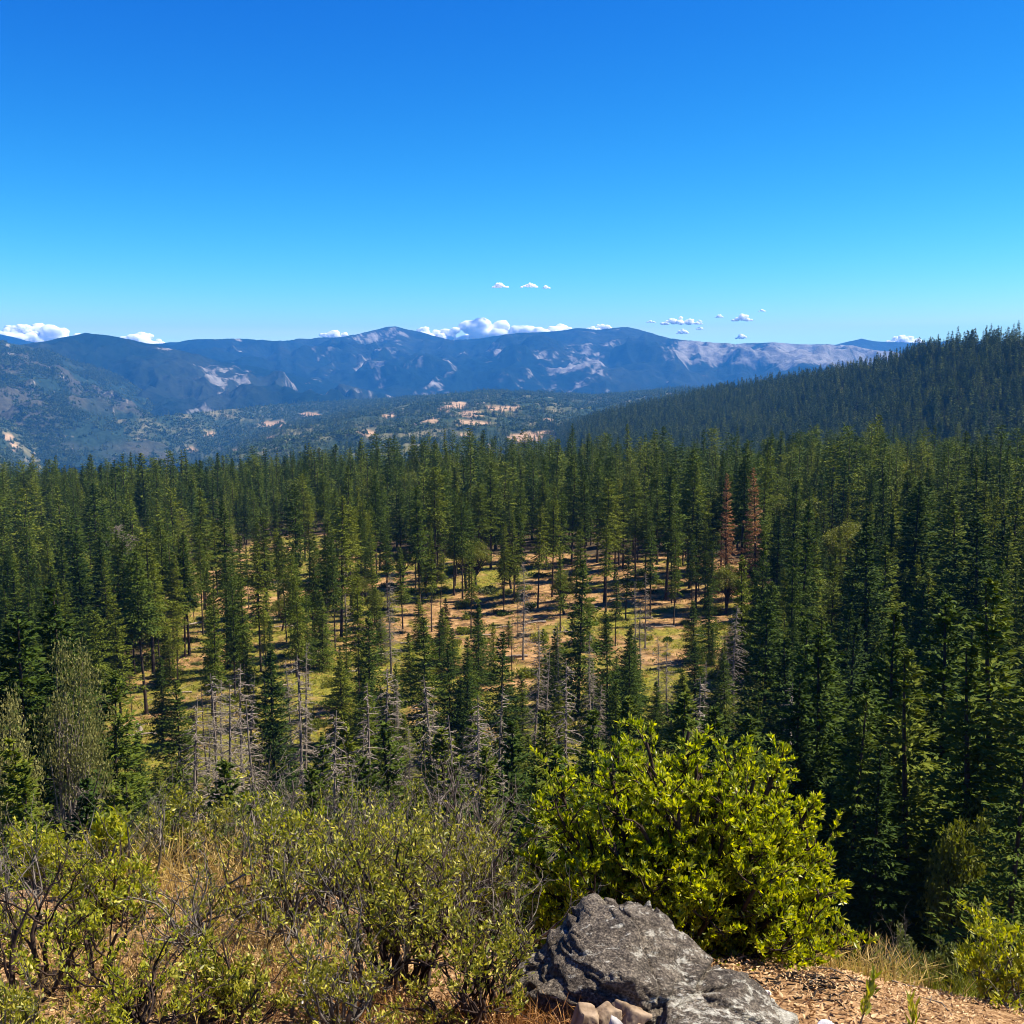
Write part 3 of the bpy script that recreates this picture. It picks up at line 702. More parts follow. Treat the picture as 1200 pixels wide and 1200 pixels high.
# ------------------------------------------------------------------ dense forest: 300 nearest trees as objects, the rest as one mass
def jitter(x0, x1, y0, y1, sp, seed):
    rng = np.random.default_rng(seed)
    gx, gy = np.meshgrid(np.arange(x0, x1, sp), np.arange(y0, y1, sp))
    return gx.ravel() + rng.uniform(-0.45, 0.45, gx.size) * sp, gy.ravel() + rng.uniform(-0.45, 0.45, gx.size) * sp, rng
X, Y, rng = jitter(-640, 640, 30, 1000, 4.9, 77)
Z = zg(X, Y); qx, qy = proj(X, Y, Z); R_ = np.hypot(X, Y)
re = np.interp(np.arctan2(X, Y), EAZ, ER)
keep = (R_ > 52) & (R_ < re + 60) & (qx > -170) & (qx < 1500) & ~inpoly(qx + 8 * fbm(X / 9, Y / 9, seed=4), qy, CLEAR)
# no tall trees on the near slope in front of the clearing
keep &= ~((np.abs(qx - 868) < 34) & (qy > 690) & (qy < 790))
keep &= rng.random(len(X)) > 0.04 + 0.16 * sstep(0.0, 0.5, fbm(X / 22, Y / 22, seed=61))
keep &= ~((qy > 940) & (qx > 100) & (qx < 880)) & ~((qx < 110) & (qy > 985))
hT = np.array(TREES)
for hx, hy in hT:
    keep &= (X - hx) ** 2 + (Y - hy) ** 2 > 2.6 ** 2
X, Y, Z, qx, qy, R_ = [v[keep] for v in (X, Y, Z, qx, qy, R_)]
dn = fbm(X / 45, Y / 45, seed=14)
Hh = 16.8 - 1.8 * sstep(200, 320, R_) + 4.5 * dn + rng.normal(0, 4.2, len(X)) + 1.5 * sstep(880, 1000, qx) * (1 - sstep(200, 300, R_))
Hh = np.where(rng.random(len(X)) < 0.22, Hh * 0.6, Hh)
Hh = np.clip(Hh, 5.5, 26)
Hh = np.where(qy > 930, np.minimum(Hh, 19 + rng.normal(0, 2, len(X))), Hh)
inview = (qx > -40) & (qx < 1240)
order = np.argsort(np.where(inview, R_, 1e9))
near_i = order[:300]; rest = np.setdiff1d(np.arange(len(X)), near_i)
for i in near_i:
    wd = rngT.uniform(0.72, 1.32) * (1.2 if Hh[i] < 14 else 1.0)
    lab = ' '.join([('short', 'medium-tall', 'tall')[int(Hh[i] > 15.5) + int(Hh[i] > 19.5)], ('slender', 'broad')[int(wd > 0.97)], 'dark green conifer', 'on the steep slope below the ridge' if R_[i] < 92 else 'in the dense forest beside the clearing' if R_[i] < 170 else 'in the forest beyond the clearing'])
    tree('conifer_tree', FIR[rngT.randrange(8)], (X[i], Y[i], Z[i]), Hh[i] / 24, lab, 'tree', 'forest conifers', wide=wd)

def source(name, me):
    return bpy.data.objects.new(name, me)
def scatter(name, P, idx, scale, rotz, sources, label, cat, tilt=None, parent=None):
    """one object whose geometry nodes repeat small source meshes over fixed points"""
    me = bpy.data.meshes.new(name)
    P = np.asarray(P, np.float32); me.vertices.add(len(P)); me.vertices.foreach_set('co', P.ravel())
    a = me.attributes.new('idx', 'INT', 'POINT'); a.data.foreach_set('value', np.asarray(idx, np.int32))
    a = me.attributes.new('scl', 'FLOAT_VECTOR', 'POINT'); a.data.foreach_set('vector', np.asarray(scale, np.float32).ravel())
    rot = np.zeros((len(P), 3), np.float32); rot[:, 2] = rotz
    if tilt is not None: rot[:, :2] = tilt
    a = me.attributes.new('rot', 'FLOAT_VECTOR', 'POINT'); a.data.foreach_set('vector', rot.ravel())
    col = bpy.data.collections.new(name + '_sources')
    for k, s in enumerate(sources):
        s.name = 'source_%02d_' % k + name
        col.objects.link(s)
    ng = bpy.data.node_groups.new(name, 'GeometryNodeTree')
    ng.interface.new_socket('Geometry', in_out='INPUT', socket_type='NodeSocketGeometry')
    ng.interface.new_socket('Geometry', in_out='OUTPUT', socket_type='NodeSocketGeometry')
    n = ng.nodes
    gi, go = n.new('NodeGroupInput'), n.new('NodeGroupOutput')
    ip = n.new('GeometryNodeInstanceOnPoints'); ci = n.new('GeometryNodeCollectionInfo')
    ci.inputs['Collection'].default_value = col
    ci.inputs['Separate Children'].default_value = True
    ci.inputs['Reset Children'].default_value = True
    ip.inputs['Pick Instance'].default_value = True
    def na(nm, t):
        x = n.new('GeometryNodeInputNamedAttribute'); x.data_type = t; x.inputs['Name'].default_value = nm; return x.outputs['Attribute']
    l = ng.links
    l.new(gi.outputs[0], ip.inputs['Points']); l.new(ci.outputs[0], ip.inputs['Instance'])
    l.new(na('idx', 'INT'), ip.inputs['Instance Index'])
    e2r = n.new('FunctionNodeEulerToRotation'); l.new(na('rot', 'FLOAT_VECTOR'), e2r.inputs[0])
    l.new(e2r.outputs[0], ip.inputs['Rotation'])
    l.new(na('scl', 'FLOAT_VECTOR'), ip.inputs['Scale'])
    l.new(ip.outputs[0], go.inputs[0])
    o = link(name, me, parent)
    md = o.modifiers.new('scatter', 'NODES'); md.node_group = ng
    return tag(o, label, cat, kind='stuff')

def merged(trunk, crown, name):
    """one mesh with two materials for the far trees"""
    b = MB()
    for me in (trunk, crown):
        v = np.zeros(len(me.vertices) * 3, np.float32); me.vertices.foreach_get('co', v)
        f = np.zeros(len(me.loops), np.int32); me.loops.foreach_get('vertex_index', f)
        b.add(v.reshape(-1, 3), f.reshape(-1, 4))
    out = b.mesh(name, [trunk.materials[0], crown.materials[0]])
    mi = np.concatenate([np.zeros(len(trunk.polygons), np.int32), np.ones(len(crown.polygons), np.int32)])
    out.polygons.foreach_set('material_index', mi)
    return out
MIDF = [source('mid', merged(trunk_mesh(300 + i, 24.0, 0.28, sides=5), conifer_crown(310 + i, 24.0, [0.12, 0.18, 0.1, 0.25, 0.15][i], [4.2, 3.7, 4.6, 3.6, 4.1][i], 30, 6, 14, shape=[0.95, 0.8, 1.05, 0.7, 0.9][i], cl=1.0, cw=0.34), 'mid_conifer')) for i in range(5)]
MIDF += [source('mid', merged(trunk_mesh(320 + i, 24.0, 0.26, sides=5, lean=0.03), conifer_crown(325 + i, 24.0, [0.32, 0.42, 0.2][i], [4.6, 4.2, 5.2][i], 22, 6, 15, shape=[0.55, 0.45, 0.7][i], cl=1.05, cw=0.36, mat='pine', gap=0.25), 'mid_pine')) for i in range(3)]
MIDF += [source('mid', merged(*broad_tree(330 + i, 15.0, 4.0, 40, 40, cs=0.6), 'mid_oak')) for i in range(2)]
n = len(rest)
isoak = rng.random(n) < 0.05 + 0.16 * sstep(0.1, 0.5, fbm(X[rest] / 50, Y[rest] / 50, seed=66))
idx = np.where(isoak, 8 + rng.integers(0, 2, n), rng.integers(0, 8, n))
s = Hh[rest] / 24; w = s * rng.uniform(0.75, 1.3, n)
scatter('forest', np.stack([X[rest], Y[rest], Z[rest]], -1), idx, np.stack([w, w, np.where(isoak, s * 1.05, s)], -1), rng.uniform(0, 6.28, n), MIDF, 'dense green conifer forest stretching back to the edge of the plateau', 'forest', tilt=rng.normal(0, 0.02, (n, 2)))

def on_sheet(GX_, GY_, GZ_, n, rng, want):
    """random points on a fan sheet, even in area"""
    A = np.stack([GX_, GY_, GZ_], -1)
    r, c = A.shape[:2]
    area = np.linalg.norm(np.cross(A[1:, :-1] - A[:-1, :-1], A[:-1, 1:] - A[:-1, :-1]), axis=-1)
    area = area * want
    p = (area / area.sum()).ravel()
    k = rng.choice(len(p), n, p=p)
    i, j = k // (c - 1), k % (c - 1)
    u, v = rng.random(n)[:, None], rng.random(n)[:, None]
    P = A[i, j] * (1 - u) * (1 - v) + A[i + 1, j] * u * (1 - v) + A[i, j + 1] * (1 - u) * v + A[i + 1, j + 1] * u * v
    return P
FARF = [source('far', conifer_crown(350 + i, 22.0, 0.03, [4.4, 3.8, 4.9, 4.1][i], 16, 6, 5, shape=[0.9, 0.75, 1.0, 0.8][i], cl=2.2, cw=0.95, mat='farfir', gap=0.08)) for i in range(4)]
FARF.append(source('far', broad_tree(360, 12.0, 4.2, 22, 14, cs=1.5)[1]))
rng = np.random.default_rng(5)
qx, qy = proj(HX, HY, HZ)
want = ((qx > 600) & (qx < 1330))[:-1, :-1] * 1.0
want[-14:, :] *= 0.25
P = on_sheet(HX, HY, HZ, 22000, rng, want)
n = len(P); s = np.clip(rng.normal(0.80, 0.19, n), 0.35, 1.3) + 0.1 * fbm(P[:, 0] / 60, P[:, 1] / 60, seed=33); w = s * rng.uniform(0.85, 1.25, n)
scatter('hillside_forest', P - np.array([0, 0, 0.6]), np.where(rng.random(n) < 0.02 + 0.12 * sstep(0.15, 0.5, fbm(P[:, 0] / 90, P[:, 1] / 90, seed=67)), 4, rng.integers(0, 4, n)), np.stack([w, w, s], -1), rng.uniform(0, 6.28, n), FARF, 'dark conifer forest covering the hillside on the right', 'forest')

def round_crown(seed, H, R, n, cs, mat):
    rng = np.random.default_rng(seed); b = MB()
    d = unit(rng, n); d[:, 2] = np.abs(d[:, 2]) * 1.0 - 0.15
    p = d * np.array([R, R, H]) * rng.uniform(0.75, 1.0, (n, 1)) * (1 + 0.2 * vnoise(d[:, 0] * 2.5, d[:, 1] * 2.5, d[:, 2] * 2.5, seed)[:, None])
    b.cards(p, unit(rng, n) + d * 0.4, unit(rng, n), np.full(n, cs), np.full(n, cs * 0.8))
    return b.mesh('round_crown', M[mat])
VAL = [source('val', round_crown(400 + i, 9, 5, 46, 4.2, 'farfir')) for i in range(2)] + [source('val', conifer_crown(410 + i, 16.0, 0.03, 3.2, 8, 5, 3, cl=2.8, cw=1.6, mat='farfir')) for i in range(2)]
qx, qy = proj(VX, VY, VZ)
fl = fields(qx.ravel(), qy.ravel(), VX.ravel(), VY.ravel()).reshape(VX.shape)
nn = fbm(VX / 110, VY / 160, seed=97, oct=4)
want = np.clip(1.15 - 1.5 * fl + 0.9 * nn, 0.0, 2) * (qx > -60) * (qx < 900)
want = np.where(fl > 0.4, 0.015, want)[:-1, :-1]
P = on_sheet(VX, VY, VZ, 36000, rng, want)
n = len(P); s = np.clip(rng.normal(1.0, 0.25, n), 0.4, 1.7); w = s * rng.uniform(0.85, 1.3, n)
con = fbm(P[:, 0] / 300, P[:, 1] / 300, seed=34) + 0.3 * rng.normal(size=n) > 0.1
scatter('valley_woods', P - np.array([0, 0, 0.5]), np.where(con, 2, 0) + rng.integers(0, 2, n), np.stack([w, w, s], -1), rng.uniform(0, 6.28, n), VAL, 'scattered woods of oak and conifer over the valley hills', 'woods')

qx, qy = proj(LX, LY, LZ)
nn = fbm(LX / 140, LY / 240, seed=197, oct=4)
want = (np.clip(0.35 + 1.6 * nn, 0.02, 2) * (qx > -50) * (qx < 300))[:-1, :-1]
want[-14:] *= 0.2
P = on_sheet(LX, LY, LZ, 26000, rng, want)
n = len(P); s = np.clip(rng.normal(1.0, 0.25, n), 0.4, 1.7); w = s * rng.uniform(0.9, 1.4, n)
scatter('mountain_woods', P - np.array([0, 0, 0.5]), rng.integers(0, 4, n), np.stack([w, w, s], -1), rng.uniform(0, 6.28, n), [source('v', o_.data) for o_ in VAL], 'dark scrub oaks and conifers dotted over the rocky mountain slope', 'woods')

# ------------------------------------------------------------------ the clearing: grass, logs, low bushes
rng = np.random.default_rng(12)
def tuft(seed, n, h, sp, mat, wd=0.02, bend=0.5):
    rng = np.random.default_rng(seed); b = MB()
    p = np.zeros((n, 3)); p[:, :2] = rng.normal(0, sp, (n, 2))
    d = rng.normal(0, bend, (n, 3)); d[:, 2] = 1
    b.cards(p, d, unit(rng, n), h * rng.uniform(0.5, 1.2, n), np.full(n, wd))
    return b.mesh('tuft', M[mat])
TUF = [source('t', tuft(500 + i, 16, 0.55, 0.3, 'grass' if i < 2 else 'drygrass', 0.10)) for i in range(3)]
X, Y, rg = jitter(-140, 120, 85, 290, 1.05, 78)
Z = zg(X, Y); qx, qy = proj(X, Y, Z)
gden = fbm(X / 16, Y / 16, seed=11, oct=5) + 0.55 * sstep(680, 860, qy) - 0.35 * sstep(380, 650, qx) * (1 - sstep(760, 900, qy))
k = inpoly(qx, qy, CLEAR) & (rg.random(len(X)) < sstep(-0.15, 0.4, gden) * 0.5 + 0.16)
X, Y, Z = X[k], Y[k], Z[k]; n = len(X); s = rng.uniform(0.6, 1.4, n)
scatter('grass', np.stack([X, Y, Z - 0.03], -1), rng.choice(3, n, p=[0.4, 0.3, 0.3]), np.stack([s, s, s * 0.8], -1), rng.uniform(0, 6.28, n), TUF, 'yellow-green grass tufts over the clearing floor', 'grass')

b = MB()                      # slash: fallen branches and sticks over the clearing
rs = np.random.default_rng(91)
cnt = 0
while cnt < 1500:
    px, py = rs.uniform(120, 880), rs.uniform(650, 960)
    r0 = 45 / math.tan(math.radians(7.5) + math.atan((py - 600) / F)); a0 = math.atan((px - 600) / F)
    x, y = r0 * math.sin(a0), r0 * math.cos(a0)
    cnt += 1
    if vnoise(np.array([x / 14]), np.array([y / 14]), None, 5)[0] < -0.05: continue
    t = rs.uniform(0, PI); l = rs.uniform(0.5, 2.6)
    q = np.array([[x + math.cos(t) * l * u, y + math.sin(t) * l * u, 0] for u in (0, 0.5, 1)]) + rs.normal(0, 0.08, (3, 3))
    q[:, 2] = zg(q[:, 0], q[:, 1]) + rs.uniform(0.02, 0.25, 3)
    b.tube(q, [0.05, 0.04, 0.015], 4)
tag(link('slash', b.mesh('slash', M['twig_grey'])), 'grey sticks and fallen branches strewn over the clearing', 'branches', kind='stuff')
def log_mesh(seed, L, r):
    rng = np.random.default_rng(seed); b = MB()
    t = np.linspace(0, 1, 7)
    b.tube(np.stack([t * L, 0.04 * L * np.sin(t * 3 + seed), 0.02 * L * np.sin(t * 5)], -1), r * (1 - 0.55 * t), 6)
    for i in range(6):
        q = np.array([rng.uniform(0.3, 1) * L, 0, 0]); d = np.array([rng.uniform(0.2, 0.7), rng.choice([-1, 1]) * rng.uniform(0.3, 0.8), rng.uniform(0.1, 0.8)])
        b.tube([q, q + d * rng.uniform(0.4, 1.2)], [r * 0.3, r * 0.08], 4)
    return b.mesh('log', M['log'] if seed % 3 else M['twig_grey'], True)
LOGS = [log_mesh(i, 5.0, 0.20) for i in range(5)]
for j, (px, py) in enumerate([(273, 795), (236, 730), (318, 730), (345, 735), (115, 690), (120, 694), (330, 805), (150, 850), (165, 865), (185, 862), (140, 890), (700, 712), (715, 705), (650, 745), (640, 730), (618, 770), (520, 735), (545, 722), (395, 790), (430, 770), (470, 755), (365, 728), (290, 770), (210, 800), (225, 812), (247, 760), (765, 725), (790, 735), (810, 745), (735, 750), (690, 742), (575, 745), (600, 735), (845, 715), (255, 655), (240, 668), (390, 690), (500, 702)]):
    p = ground_at(px, py, 40)
    o = link('fallen_log', LOGS[j % 5], loc=(p.x, p.y, p.z + 0.12))
    s = rngT.uniform(0.6, 1.3); o.scale = (s, s * rngT.uniform(0.8, 1.4), s)
    o.rotation_euler = (0, rngT.uniform(-0.06, 0.06), rngT.choice([0.2, 3.3, rngT.uniform(0, 6.28)]))
    tag(o, 'bleached fallen log lying on the clearing floor', 'log', 'fallen logs in the clearing')
def bush_mesh(seed, R, n, cs, mat, flat=0.7):
    rng = np.random.default_rng(seed); b = MB()
    for c in range(9):
        o = np.append(rng.normal(0, R * 0.45, 2), R * 0.25)
        m = n // 9
        p = o + unit(rng, m) * (R * 0.55 * rng.random(m) ** 0.4)[:, None] * np.array([1, 1, flat])
        p[:, 2] = np.abs(p[:, 2])
        b.cards(p, unit(rng, m) + np.array([0, 0, 0.6]), unit(rng, m), cs * rng.uniform(0.6, 1.3, m), cs * 0.5 * rng.uniform(0.6, 1.3, m))
    return b.mesh('foliage', M[mat])
BUSH = [bush_mesh(600 + i, 1.2, 900, 0.3, ['grass', 'fir', 'oak', 'dusky'][i]) for i in range(4)]
for j in range(260):
    while True:
        px, py = rngT.uniform(120, 880), rngT.uniform(660, 960)
        if inpoly(np.array([px]), np.array([py]), CLEAR)[0]: break
    p = ground_at(px, py, 40); v = rngT.randrange(4)
    o = link('low_bush', BUSH[v], loc=(p.x, p.y, p.z - 0.1))
    s = rngT.uniform(0.4, 1.5); o.scale = (s * rngT.uniform(0.9, 1.5), s, s * rngT.uniform(0.8, 1.3)); o.rotation_euler.z = rngT.uniform(0, 6.28)
    tag(o, 'low ' + ['yellow-green', 'dark green', 'olive', 'dusky green'][v] + ' bush on the clearing floor', 'bush', ['pale', 'dark', 'olive', 'dusky'][v] + ' low bushes in the clearing')

# ------------------------------------------------------------------ foreground shrubs
def grow(rng, b, p, d, L, r, depth, tips, segs=4, wob=0.18, up=0.15, nb=(2, 4), lf=0.68, rf=0.6, sides=5, spread=0.6):
    """recursive crooked branches; leaf positions are collected along the thin ones"""
    pts = [np.array(p, float)]
    d = np.array(d, float); d /= np.linalg.norm(d)
    for i in range(segs):
        d = d + rng.normal(0, wob, 3) + np.array([0, 0, up * 0.3]); d /= np.linalg.norm(d)
        pts.append(pts[-1] + d * L / segs)
    b.tube(pts, np.linspace(r, r * rf, segs + 1), sides if r > 0.006 else 3)
    pts = np.array(pts)
    if depth == 0:
        tips.append((pts, d)); return
    for j in range(rng.integers(nb[0], nb[1] + 1)):
        k = rng.integers(max(1, segs // 2), segs + 1)
        dd = d + rng.normal(0, spread, 3); dd /= np.linalg.norm(dd)
        grow(rng, b, pts[k], dd, L * lf * rng.uniform(0.7, 1.2), r * rf * 0.8, depth - 1, tips, segs, wob, up, nb, lf, rf, sides, spread)

def leaf_mesh(L, W, mat, fold=0.25, curl=0.12):
    """pointed oval leaf with a creased midrib, along +X"""
    xs = np.array([0, 0.18, 0.45, 0.75, 1.0]) * L; ws = np.array([0.06, 0.7, 1.0, 0.6, 0.0]) * W / 2
    zc = -curl * L * (xs / L) ** 2
    v = []
    for x, w, z in zip(xs, ws, zc):
        v += [(x, -w, z + fold * w), (x, 0, z), (x, w, z + fold * w)]
    f = []
    for i in range(4):
        a = i * 3
        f += [(a, a + 1, a + 4, a + 3), (a + 1, a + 2, a + 5, a + 4)]
    b = MB(); b.add(v, f); return b.mesh('leaf', M[mat])
def leaves_into(b, P, D, S, L, W, fold=0.25):
    """many creased leaves: six corners each"""
    n = len(P); D = D / np.linalg.norm(D, axis=1, keepdims=True)
    S = S - D * np.sum(S * D, 1, keepdims=True); S /= np.linalg.norm(S, axis=1, keepdims=True) + 1e-9
    Nn = np.cross(D, S); L = L[:, None]; W = W[:, None]
    a = P; m1 = P + D * L * 0.4 - Nn * L * 0.02; t = P + D * L - Nn * L * 0.10
    l = P + D * L * 0.45 + S * W / 2 + Nn * W * fold / 2; r = P + D * L * 0.45 - S * W / 2 + Nn * W * fold / 2
    v = np.stack([a, l, t, m1, r], 1).reshape(-1, 3)
    k = np.arange(n)[:, None] * 5
    f = np.concatenate([k + np.array([[0, 3, 2, 1]]), k + np.array([[0, 4, 2, 3]])], 0)
    b.add(v, f)

CAMV = np.array([0, 0, CAMZ])
# ---- manzanita
rng = np.random.default_rng(31)
mbase = at(806, 1108, 4.40); mbase.z = float(zg(mbase.x, mbase.y)) - 0.02
bx, by, bz = mbase
wood, tips = MB(), []
dist = math.hypot(bx, by) / math.cos(math.radians(25))
def mdir(px, py, r):
    q = at(px, py, r); return np.array(q - mbase)
cl = []
i = 0
while len(cl) < 120:
    u = (i + 0.5) / 120; i += 1
    ph = i * 2.39996
    sz = 0.03 + 0.97 * u                         # height on the dome, evenly spread
    rh = math.sqrt(max(0.03, 1 - sz ** 2.6))
    k = rng.uniform(0.90, 0.97) if rng.random() < 0.8 else rng.uniform(0.5, 0.8)
    k *= 1 + 0.05 * math.sin(ph * 2 + 1) + 0.04 * math.sin(5 * ph)
    cl.append(np.array([0.69 * rh * math.cos(ph) - 0.07 * sz, 0.58 * rh * math.sin(ph), 0.05 + 1.03 * sz]) * k)
for tgt in cl:
    L = np.linalg.norm(tgt)
    root = rng.normal(0, 0.05, 3) * np.array([1, 1, 0])
    mid = tgt * 0.5 + np.array([0, 0, -0.10 * L]) + rng.normal(0, 0.05, 3) * L
    q = tgt * 0.90 + np.array([0, 0, -0.03 * L]) + rng.normal(0, 0.03, 3) * L
    pts = np.array([root, tgt * 0.22 + rng.normal(0, 0.02, 3) + np.array([0, 0, -0.03 * L]), mid, q])
    wood.tube(pts, [0.020, 0.016, 0.011, 0.007], 6)
    for k in range(15):
        s0 = pts[2] + (pts[3] - pts[2]) * rng.random()
        d = (tgt - pts[2]); d = d / np.linalg.norm(d) + rng.normal(0, 0.75, 3) + np.array([0, 0, 0.35])
        grow(rng, wood, s0, d, 0.115 * rng.uniform(0.6, 1.2), 0.005, 1, tips, 3, 0.25, 0.25, (2, 3), 0.75, 0.6, 4, 0.8)
P, D, S = [], [], []
for pts, d in tips:
    n = rng.integers(20, 32)
    s = rng.random(n) ** 0.7
    k = np.minimum((s * 3).astype(int), 2); p = pts[k] + (pts[k + 1] - pts[k]) * (s * 3 - k)[:, None]
    dd = unit(rng, n) * 0.9 + d * 0.7 + np.array([0, 0, 0.55])
    P.append(p); D.append(dd); S.append(unit(rng, n))
P, D, S = np.concatenate(P), np.concatenate(D), np.concatenate(S)
ok = P[:, 2] > 0.04
P, D, S = P[ok], D[ok], S[ok]
man = tag(link('manzanita_bush', None, loc=mbase), 'large glossy bright green rounded bush with dark stems behind the grey boulder', 'bush')
tag(link('stems', wood.mesh('stems', M['shrubwood'], True), man), kind='stuff')
cd = np.linalg.norm(P + np.array(mbase) - CAMV, axis=1) + 0.25 * rng.random(len(P))
near = np.argsort(cd)[:290]; far = np.setdiff1d(np.arange(len(P)), near)
fb = MB(); leaves_into(fb, P[far], D[far], S[far], rng.uniform(0.017, 0.035, len(far)), rng.uniform(0.008, 0.0145, len(far)))
tag(link('foliage', fb.mesh('foliage', M['manz']), man), kind='stuff')
LEAF = leaf_mesh(0.031, 0.0135, 'manzobj')
def frame(d, s):
    d = Vector(d).normalized(); s = Vector(s); s = (s - d * s.dot(d)).normalized()
    n = d.cross(s)
    return Matrix((d, s, n)).transposed()
for i in near:
    o = link('leaf', LEAF, man, P[i]); o.rotation_euler = frame(D[i], S[i]).to_euler(); k = rng.uniform(0.75, 1.15); o.scale = (k, k, k)

# ---- scrubby shrubs on the left
def scrub(name, px, py_base, r, height, width, stems, seed, label, leafmat='scrub', woodmat='greystem', dens=1.0, leafL=0.020, depth=3, dead=False, group=None, lean=(0, 0, 0), thick=0.008, upb=0.35):
    rng = np.random.default_rng(seed)
    if not dead: height *= 0.66 if px < 330 else 0.84 if px < 700 else 1.0
    q = at(px, py_base, r); q.z = float(zg(q.x, q.y)) - 0.03
    w, tips = MB(), []
    for i in range(stems):
        a = rng.uniform(0, 2 * PI); e = rng.uniform(0.1, 1.0)
        d = np.array([math.cos(a) * width * e, math.sin(a) * width * e * 0.8, height]) + np.array(lean)
        L = np.linalg.norm(d) * 0.42 * rng.uniform(0.8, 1.1)
        grow(rng, w, rng.normal(0, 0.05, 3) * np.array([1, 1, 0]), d, L, thick * rng.uniform(0.7, 1.3), depth, tips, 5, 0.20, upb, (2, 3), 0.66, 0.62, 4, 0.5)
    o = tag(link(name, None, loc=q), label, 'shrub', group)
    tag(link('stems', w.mesh('stems', M[woodmat], True), o), kind='stuff')
    if not dead:
        P, D = [], []
        for pts, d in tips:
            if rng.random() > dens: continue
            n = rng.integers(9, 18); s = rng.random(n)
            k = np.minimum((s * 5).astype(int), 4); p = pts[k] + (pts[k + 1] - pts[k]) * (s * 5 - k)[:, None]
            P.append(p + rng.normal(0, 0.006, (n, 3))); D.append(unit(rng, n) + d * 0.8 + np.array([0, 0, 0.3]))
        P, D = np.concatenate(P), np.concatenate(D); ok = P[:, 2] > 0.02; P, D = P[ok], D[ok]; n = len(P)
        f = MB(); leaves_into(f, P, D, unit(rng, n), leafL * 0.82 * rng.uniform(0.6, 1.4, n), leafL * 0.34 * rng.uniform(0.7, 1.3, n))
        tag(link('foliage', f.mesh('foliage', M[leafmat]), o), kind='stuff')
    return o
scrub('scrub_bush', 475, 1195, 3.35, 0.80, 0.62, 16, 1, 'twiggy olive shrub with dark stems beside the grey boulder', woodmat='shrubwood', dens=0.85, leafL=0.024, thick=0.010)
scrub('scrub_bush', 335, 1190, 3.7, 0.72, 0.60, 13, 2, 'sparse olive shrub with grey twigs behind the white stick', dens=0.75, leafL=0.022)
scrub('scrub_bush', 95, 1190, 3.4, 0.58, 0.55, 12, 3, 'yellow-green shrub with crooked dark branches at the end of the ridge edge', 'bright', 'shrubwood', 0.7, 0.022)
scrub('scrub_bush', 225, 1180, 3.6, 0.50, 0.5, 11, 4, 'low tangled shrub with pale twigs between two taller shrubs', 'scrub', dens=0.45, leafL=0.020)
scrub('scrub_bush', 10, 1150, 3.9, 0.46, 0.5, 10, 5, 'leafy yellow-green shrub beside the crooked-branched one', 'bright', dens=0.8, leafL=0.022)
scrub('scrub_bush', 545, 1130, 4.3, 0.80, 0.55, 12, 6, 'dry thin-leaved shrub between the dark-stemmed shrub and the large glossy bush', 'scrub', dens=0.6, leafL=0.022)
scrub('scrub_bush', 410, 1100, 4.6, 0.78, 0.6, 12, 7, 'greyish twiggy shrub on the ridge edge behind the olive shrubs', 'scrub', dens=0.5, leafL=0.022)
scrub('scrub_bush', 175, 1060, 5.4, 0.52, 0.65, 13, 8, 'dusky green feathery shrub just below the dry grass', 'dusky', dens=0.9, leafL=0.030)
scrub('scrub_bush', 60, 1080, 5.0, 0.42, 0.6, 13, 9, 'dense bright green shrub below the dead twigs', 'bright', dens=0.95, leafL=0.026)
scrub('scrub_bush', 285, 1075, 5.0, 0.72, 0.6, 12, 10, 'dusky grey-green shrub behind the low tangled one', 'dusky', dens=0.6, leafL=0.024)
for j, (px, r, h, wdt, lm, wm, dn, lab) in enumerate([
    (20, 2.95, 0.45, 0.45, 'scrub', 'greystem', 0.7, 'low olive shrub with grey twigs by the crooked dark branches'),
    (150, 2.95, 0.40, 0.42, 'bright', 'greystem', 0.5, 'low yellow shrub with few leaves before the dry grass'),
    (260, 3.0, 0.46, 0.40, 'scrub', 'shrubwood', 0.8, 'small dark-stemmed shrub before the low tangled one'),
    (400, 2.95, 0.48, 0.45, 'scrub', 'greystem', 0.6, 'low twiggy shrub beside the white stick'),
    (560, 3.05, 0.50, 0.42, 'scrub', 'shrubwood', 0.75, 'small olive shrub between the dark-stemmed shrub and the boulder'),
    (350, 4.2, 0.72, 0.55, 'bright', 'greystem', 0.6, 'yellow-leaved twiggy shrub behind the sparse olive one'),
    (480, 4.2, 0.80, 0.55, 'scrub', 'greystem', 0.7, 'olive shrub with pale twigs behind the dark-stemmed one'),
    (560, 5.0, 0.95, 0.55, 'scrub', 'greystem', 0.5, 'thin dry shrub at the brink before the bare dead shrub'),
    (620, 4.9, 0.75, 0.45, 'dusky', 'greystem', 0.7, 'dusky shrub squeezed beside the large glossy bush'),
    (230, 4.9, 0.70, 0.6, 'scrub', 'greystem', 0.6, 'olive shrub rising out of the golden dry grass'),
    (130, 4.2, 0.48, 0.5, 'bright', 'shrubwood', 0.8, 'rounded yellow-green shrub under the upright sapling'),
    (310, 5.8, 0.75, 0.7, 'dusky', 'greystem', 0.9, 'feathery grey-green shrub below the ridge edge'),
    (450, 5.8, 1.0, 0.7, 'dusky', 'greystem', 0.7, 'tall grey-green shrub below the ridge edge beside dead twigs')]):
    scrub('scrub_bush', px, 1150, r, h, wdt, 17, 40 + j, lab, lm, 'shrubwood' if j % 3 else wm, dn, 0.020 if r < 4 else 0.026)
scrub('dead_shrub', 585, 1085, 7.2, 2.2, 1.0, 7, 61, 'tall tangle of bare grey branches beyond the olive shrubs', dead=True, thick=0.020)
scrub('dead_shrub', 480, 1085, 6.6, 1.6, 0.9, 5, 62, 'bare grey branches arching beside the tall dead tangle', dead=True, thick=0.016)
